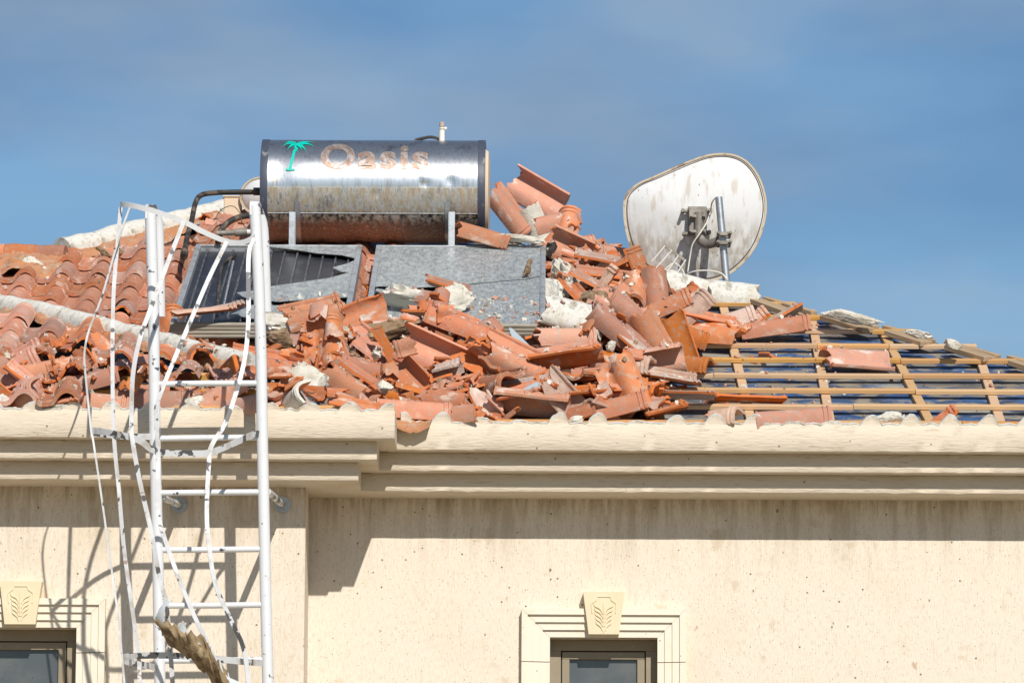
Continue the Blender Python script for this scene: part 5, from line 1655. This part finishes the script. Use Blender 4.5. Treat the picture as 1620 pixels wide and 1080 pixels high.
# glass splinters
def splinter(poly, label, lift, mat=M_shard, tilt=V((0, 0, 0))):
    c = (sum(p[0] for p in poly) / len(poly), sum(p[1] for p in poly) / len(poly))
    P = hit(*c) + CT * lift
    n = (CT + CU * .5 + tilt).normalized()
    pts = [hitplane(x, y, P, n) for x, y in poly]
    bm = bmesh.new(); prism(bm, pts, -n * .005)
    o = obj('glass_splinter', bm, mat, None, origin=P, smooth=False)
    tag(o, label, 'glass shard', 'glass shards in the rubble')
    return P, n
splinter([(805, 518), (810, 519), (848, 556), (830, 548), (812, 540)], 'grey glass splinter stuck upright in front of the cracked collector', .22)
splinter([(819, 624), (832, 612), (846, 605), (864, 603), (868, 610), (850, 616)], 'bluish glass shard lying on a tile near the eave', .17, tilt=CU * .6)
# broken plaster lip hanging at the cornice step
bm = bmesh.new()
rows = []
for i in range(11):
    t = i / 10
    a = atY(624 + 60 * t, 664 + 2 * t, -P1 + .05); b = atY(628 + 52 * t, 672 + 9 * sin(pi * t) - 2 * t, -P1 - .085)
    rows.append([a.lerp(b, k / 4) + V((0, 0, .012 * noise.noise(V((i * .9, k, 2))) + .015 * sin(pi * k / 4))) for k in range(5)])
sheet(bm, rows, .016, V((0, .1, -1)))
o = obj('mortar_flap', bm, [M_mortar_tint, M_fascia], None, origin=rows[5][2], angle=50)
tag(o, 'loose curled mortar flap hanging over the cornice step', 'mortar', 'mortar and stone chunks in the rubble')
# little steel post behind the collector corner
bm = bmesh.new(); p = hit(884, 404); q = atY(882, 374, p.y); sweep(bm, [p + V((0, 0, -.1)), q], rect(.018, .018), (0, -1, 0))
o = obj('steel_post', bm, M_galv, None, origin=p, angle=30); tag(o, 'thin upright steel post at the top corner of the cracked collector', 'post')

# heap core: crushed clay and mortar between the pieces
bm = bmesh.new()
xa, xb = onroof(380, 600).x, onroof(1230, 560).x
nx, ny = 230, 300
G = {}
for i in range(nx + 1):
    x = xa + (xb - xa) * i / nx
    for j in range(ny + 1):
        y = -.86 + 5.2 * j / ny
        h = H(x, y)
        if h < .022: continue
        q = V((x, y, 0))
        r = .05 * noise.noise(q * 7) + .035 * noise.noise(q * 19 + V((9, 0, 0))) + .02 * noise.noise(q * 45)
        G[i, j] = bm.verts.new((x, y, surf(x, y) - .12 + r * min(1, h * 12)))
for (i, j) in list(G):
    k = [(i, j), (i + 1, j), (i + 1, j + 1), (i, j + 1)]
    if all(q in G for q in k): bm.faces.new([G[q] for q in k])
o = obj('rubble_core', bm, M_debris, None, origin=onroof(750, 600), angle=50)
tag(o, 'crushed clay and mortar crumbs filling the gaps of the rubble heap', 'rubble', None, 'stuff')

# loose smaller pieces between the large ones
LM = [('the large round white mortar lump', 490, 603), ('the ridged upright tile', 515, 548), ('the white mortar slab on the collector', 685, 474), ('the ribbed underside tile', 683, 560),
      ('the long eave roll', 655, 650), ('the grey wedge at the eave', 770, 643), ('the rounded rib tile', 815, 566), ('the smooth white ridge block', 911, 502), ('the propped salmon tile', 985, 612),
      ('the standing ribbed tile', 1068, 544), ('the long bright orange roll', 992, 410), ('the cracked ridge mortar', 1084, 458), ('the tank end', 768, 340), ('the lumpy white mortar', 897, 440),
      ('the big smooth tile behind the ladder', 427, 574), ('the dropped tiles on the wing', 90, 590), ('the glass shard on its tile', 843, 615), ('the wing ridge end', 390, 572), ('the wavy tile on the battens', 1128, 527)]
variants = []
rv = random.Random(5)
for k in range(26):
    kind = k % 4
    if kind == 0: kw = dict(u0=.33, u1=1, v0=0, v1=rv.uniform(.5, .9))
    elif kind == 1: kw = dict(u0=0, u1=rv.uniform(.4, .7), v0=rv.uniform(.2, .5), v1=1)
    elif kind == 2: kw = dict(u0=rv.uniform(.2, .4), u1=1, v0=rv.uniform(.2, .5), v1=rv.uniform(.8, 1))
    else: kw = dict(u0=0, u1=1, v0=rv.uniform(.3, .55), v1=1)
    mats = MATS[rv.choice('nnnniigl')]
    variants.append(tile_mesh(mats, name='tile_fragment', jag=.16, seed=300 + k, **kw)[0])
FILL = []
def filler(P, N0, size, spread):
    o = bpy.data.objects.new('tile_fragment', random.choice(variants))
    a = random.gauss(pi / 2, .5) + random.choice((0, pi))
    tz = V((random.gauss(0, spread), random.gauss(-.12, spread), 1)).normalized()
    if random.random() < .25: tz = -tz
    x = V((cos(a), sin(a), 0)); x = (x - tz * x.dot(tz)).normalized()
    M = Matrix((x, tz.cross(x), tz)).transposed().to_4x4() @ Matrix.Scale(size, 4)
    M.translation = P
    o.matrix_world = M
    COL.objects.link(o)
    FILL.append(o)
tries = 0
while len(FILL) < 260 and tries < 9000:
    tries += 1
    x = random.uniform(xa, xb); y = random.uniform(-.75, 4.1)
    h = H(x, y)
    if h < .035 or random.random() > h / .16 + .2: continue
    qx, qy = proj(V((x, y, surf(x, y))))
    lim = 508 if qx < 590 else (512 if qx < 765 else (546 if qx < 866 else 0))
    if qy < lim or qx > (1090 if qy < 560 else 1035): continue
    filler(V((x, y, surf(x, y) + random.uniform(-.10, -.03))), None, random.choice((.7, .8, .9, 1, 1, 1)), .27)
for (xp0, xp1, y0, y1, n) in ((0, 380, 575, 640, 34), (640, 1030, 640, 662, 24), (420, 620, 625, 642, 14), (320, 420, 340, 372, 12)):
    for k in range(n):
        px, py = random.uniform(xp0, xp1), random.uniform(y0, y1)
        P = hit(px, py); filler(P + NRM * random.uniform(0, .03), None, random.choice((.4, .55, .7)), .4)
bpy.context.view_layer.update()
OKN = ('roof_tile', 'tile_fragment', 'fallen_roof', 'roof_deck', 'batten', 'rafter', 'rubble', 'mortar', 'glass_pane', 'ridge', 'bottom_rail', 'cornice')
def drop(x, y):
    """the first thing under the open sky at x, y"""
    ok, loc, n, i, ob, m = SC.ray_cast(DG, V((x, y, 12)), V((0, 0, -1)))
    if ok and ob.name.startswith(OKN): return loc, n, ob
    return None
DG = bpy.context.evaluated_depsgraph_get()
chips = []
for k in range(10):
    kw = [dict(u0=.35, u1=1, v0=.1, v1=.45), dict(u0=0, u1=.4, v0=.3, v1=.75), dict(u0=.2, u1=.7, v0=.6, v1=1), dict(u0=.45, u1=1, v0=.5, v1=.85), dict(u0=.3, u1=.75, v0=.15, v1=.5)][k % 5]
    chips.append(tile_mesh(MATS['nniing'[k % 6]], name='tile_chip', jag=.12, seed=700 + k, **kw)[0])
new = []
spots = [(430, 1050, 520, 655, 66, False), (0, 400, 575, 640, 16, True), (870, 1000, 400, 500, 18, False), (1080, 1300, 500, 650, 7, False)]
for (a0, a1, b0, b1, n, wg) in spots:
    c = 0; tr_ = 0
    while c < n and tr_ < n * 12:
        tr_ += 1
        p = hit(random.uniform(a0, a1), random.uniform(b0, b1))
        d = drop(p.x, p.y)
        if not d or d[2].name.startswith(('cornice', 'glass')): continue
        loc, n_, ob = d
        if n_.z < .2: n_ = V((n_.x, n_.y, .4)).normalized()
        new.append((loc, n_)); c += 1
for loc, n_ in new:
    o = bpy.data.objects.new('tile_fragment', random.choice(chips))
    tz = (n_ + V((random.gauss(0, .3), random.gauss(-.15, .3), 0))).normalized()
    if random.random() < .4: tz = -tz
    a = random.uniform(0, 6.28); x = V((cos(a), sin(a), 0)); x = (x - tz * x.dot(tz)).normalized()
    M = Matrix((x, tz.cross(x), tz)).transposed().to_4x4() @ Matrix.Scale(random.choice((.6, .75, .9, 1.0)), 4)
    M.translation = loc + n_ * .018
    o.matrix_world = M
    COL.objects.link(o); FILL.append(o)
bm = bmesh.new()
def crumb(p, r, mi):
    a = [random.uniform(0, 6.28) for _ in range(3)]
    E = Matrix.Rotation(a[0], 3, 'X') @ Matrix.Rotation(a[1], 3, 'Y') @ Matrix.Rotation(a[2], 3, 'Z')
    k = [random.uniform(.5, 1.3) for _ in range(8)]
    fl = random.uniform(.3, .9)
    vs = [bm.verts.new(p + E @ V((sx * k[i] * r, sy * k[(i + 3) % 8] * r, sz * k[(i + 5) % 8] * r * fl))) for i, (sx, sy, sz) in enumerate([(x, y, z) for x in (-1, 1) for y in (-1, 1) for z in (-1, 1)])]
    for f in [(0, 1, 3, 2), (4, 6, 7, 5), (0, 4, 5, 1), (2, 3, 7, 6), (0, 2, 6, 4), (1, 5, 7, 3)]:
        bm.faces.new([vs[i] for i in f]).material_index = mi
cnt = 0
for (a0, a1, b0, b1, n) in ((420, 1100, 518, 665, 2300), (-20, 420, 560, 645, 650), (860, 1010, 390, 520, 350), (1090, 1330, 480, 660, 330), (1300, 1600, 520, 660, 90), (600, 860, 440, 510, 16), (-20, 300, 400, 480, 110)):
    for k in range(n):
        p = onroof(random.uniform(a0, a1), random.uniform(b0, b1)) if not (b0 >= 560 and a1 < 430) else onwing(random.uniform(a0, a1), random.uniform(b0, b1))
        d = drop(p.x, p.y)
        if not d: continue
        r = random.uniform(.002, .006) if random.random() < .8 else random.uniform(.006, .016)
        crumb(d[0] + V((0, 0, r * .4)), r, random.choice((0, 0, 0, 1, 1, 2)))
o = obj('rubble_crumbs', bm, [M_clay_in, M_mortar, M_mortar_brown], None, origin=onroof(750, 620), smooth=False)
tag(o, 'clay and mortar crumbs strewn over the tiles, battens and eave', 'rubble', None, 'stuff')
bpy.context.view_layer.update()

# ------------------------------------------------------------------ sparrows
def sparrow(P, ang, face, label, yaw=0):
    root = empty('sparrow', P, label, 'bird', 'sparrows on the roof')
    # local frame: x forward, z up, total length 0.14
    B = Matrix((CR * face, -CT * face if False else V((0, 1, 0)) * face, V((0, 0, 1)))).transposed().to_4x4()
    B = Matrix.Translation(P) @ Matrix.Rotation(rad(yaw), 4, 'Z') @ Matrix(((face, 0, 0, 0), (0, face, 0, 0), (0, 0, 1, 0), (0, 0, 0, 1)))
    Rm = Matrix.Rotation(-rad(ang), 4, 'Y')
    st = [(.070, .030, .0008, .0008), (.060, .031, .004, .0045), (.055, .032, .010, .011), (.044, .034, .0145, .0155), (.032, .030, .0135, .0145), (.020, .021, .0175, .018), (.004, .012, .022, .023), (-.014, .006, .022, .022),
          (-.030, .003, .016, .015), (-.042, .002, .010, .008), (-.055, .000, .008, .004), (-.075, -.003, .010, .003), (-.092, -.006, .011, .002)]
    bm = bmesh.new(); rings = []
    for x, z, ry, rz in st:
        c = Rm @ V((x, 0, z + .004)) + V((0, 0, .022))
        e = Rm @ V((0, 0, 1))
        rings.append([bm.verts.new(c + V((0, 1, 0)) * ry * cos(2 * pi * k / 14) + e * rz * sin(2 * pi * k / 14)) for k in range(14)])
    for a, b in zip(rings, rings[1:]):
        for k in range(14): bm.faces.new([a[k], a[(k + 1) % 14], b[(k + 1) % 14], b[k]])
    bm.faces.new(rings[0]); bm.faces.new(rings[-1][::-1])
    obj('body', bm, M_bird, root, mw=B, angle=60)
    for s in (-1, 1):
        bm = bmesh.new()
        pts = [(.022, .018), (.006, .028), (-.020, .020), (-.050, .006), (-.066, .000), (-.045, -.004), (-.015, -.006), (.012, .004)]
        prism(bm, [(Rm @ V((x, s * (.0245 - abs(x + .01) * .28), z + .004))) + V((0, 0, .022)) for x, z in pts], V((0, s * .003, 0)))
        obj('wing', bm, M_birdw, root, mw=B, angle=40)
        bm = bmesh.new()
        tube(bm, [V((.000, s * .009, .020)), V((.006, s * .010, .006)), V((.002, s * .010, -.012))], .0016, 6)
        for t in (-.4, 0, .4): tube(bm, [V((.002, s * .010, -.012)), V((.002 + .014 * cos(t), s * .010 + .014 * sin(t), -.0135))], .0012, 5)
        obj('leg', bm, M_birdleg, root, mw=B)
    bm = bmesh.new(); q = Rm @ V((.0500, 0, .0400)) + V((0, 0, .022))
    for s in (-1, 1):
        m = Matrix.Translation(Rm @ V((.051, s * .0105, .039)) + V((0, 0, .022)))
        bmesh.ops.create_icosphere(bm, subdivisions=1, radius=.0022, matrix=m)
    obj('eye', bm, M_gasket, root, mw=B)
bp = onroof(163, 412, .085)
sparrow(bp + V((0, 0, .012)), 14, -1, 'brown sparrow perched on the high roof tiles left of the ladder', yaw=-12)
bp = onroof(838, 437, HC + .006)
sparrow(bp + V((0, 0, .014)), 48, 1, 'brown sparrow perched upright on the cracked grey collector', yaw=-10)

# ------------------------------------------------------------------ keep what can be seen, and say which piece is which
def clean():
    dg = bpy.context.evaluated_depsgraph_get()
    names = {o.name for o in FILL}
    seen = {}
    SC_ = bpy.context.scene
    for py in range(270, 690, 2):
        for px in range(0, 1240, 2):
            if py < 380 and not (300 < px < 940): continue
            ok, loc, n, i, ob, m = SC_.ray_cast(dg, CAMP, ray(px, py))
            if ok and ob.name in names:
                r = seen.setdefault(ob.name, [0, 0, 0]); r[0] += 1; r[1] += px; r[2] += py
    for o in list(FILL):
        q = o.matrix_world.translation
        over = (q.y < -.40 and q.x > XW - .25) or q.y < -.84
        if over or seen.get(o.name, [0])[0] < 5:
            FILL.remove(o); bpy.data.objects.remove(o)
    rank = {}
    for o in FILL:
        c, sx, sy = seen[o.name]
        x, y = sx / c, sy / c
        lm = min(LM, key=lambda q: (q[1] - x) ** 2 + ((q[2] - y) * 1.6) ** 2)
        dx, dy = x - lm[1], (y - lm[2]) * 1.6
        side = ('right of' if dx > 0 else 'left of') if abs(dx) > abs(dy) else ('below' if dy > 0 else 'above')
        rank.setdefault((lm[0], side), []).append((dx * dx + dy * dy, c, o))
    ORD = ['closest', 'second closest', 'third closest', 'fourth closest', 'fifth closest', 'sixth closest', 'seventh closest', 'eighth closest', 'ninth closest', 'tenth closest',
           'eleventh closest', 'twelfth closest', 'thirteenth closest', 'fourteenth closest', 'fifteenth closest', 'sixteenth closest', 'farthest']
    for (lm, side), L in rank.items():
        L.sort(key=lambda q: q[0])
        for k, (d, c, o) in enumerate(L):
            sz = 'large' if c > 90 else ('small' if c < 30 else 'mid sized')
            tag(o, '%s broken tile piece %s %s, %s' % (sz, side, lm, ORD[min(k, 16)]), 'roof tile', 'broken terracotta tiles of the rubble heap')
clean()
for o in list(bpy.data.objects):
    if '_o' in o: del o['_o']
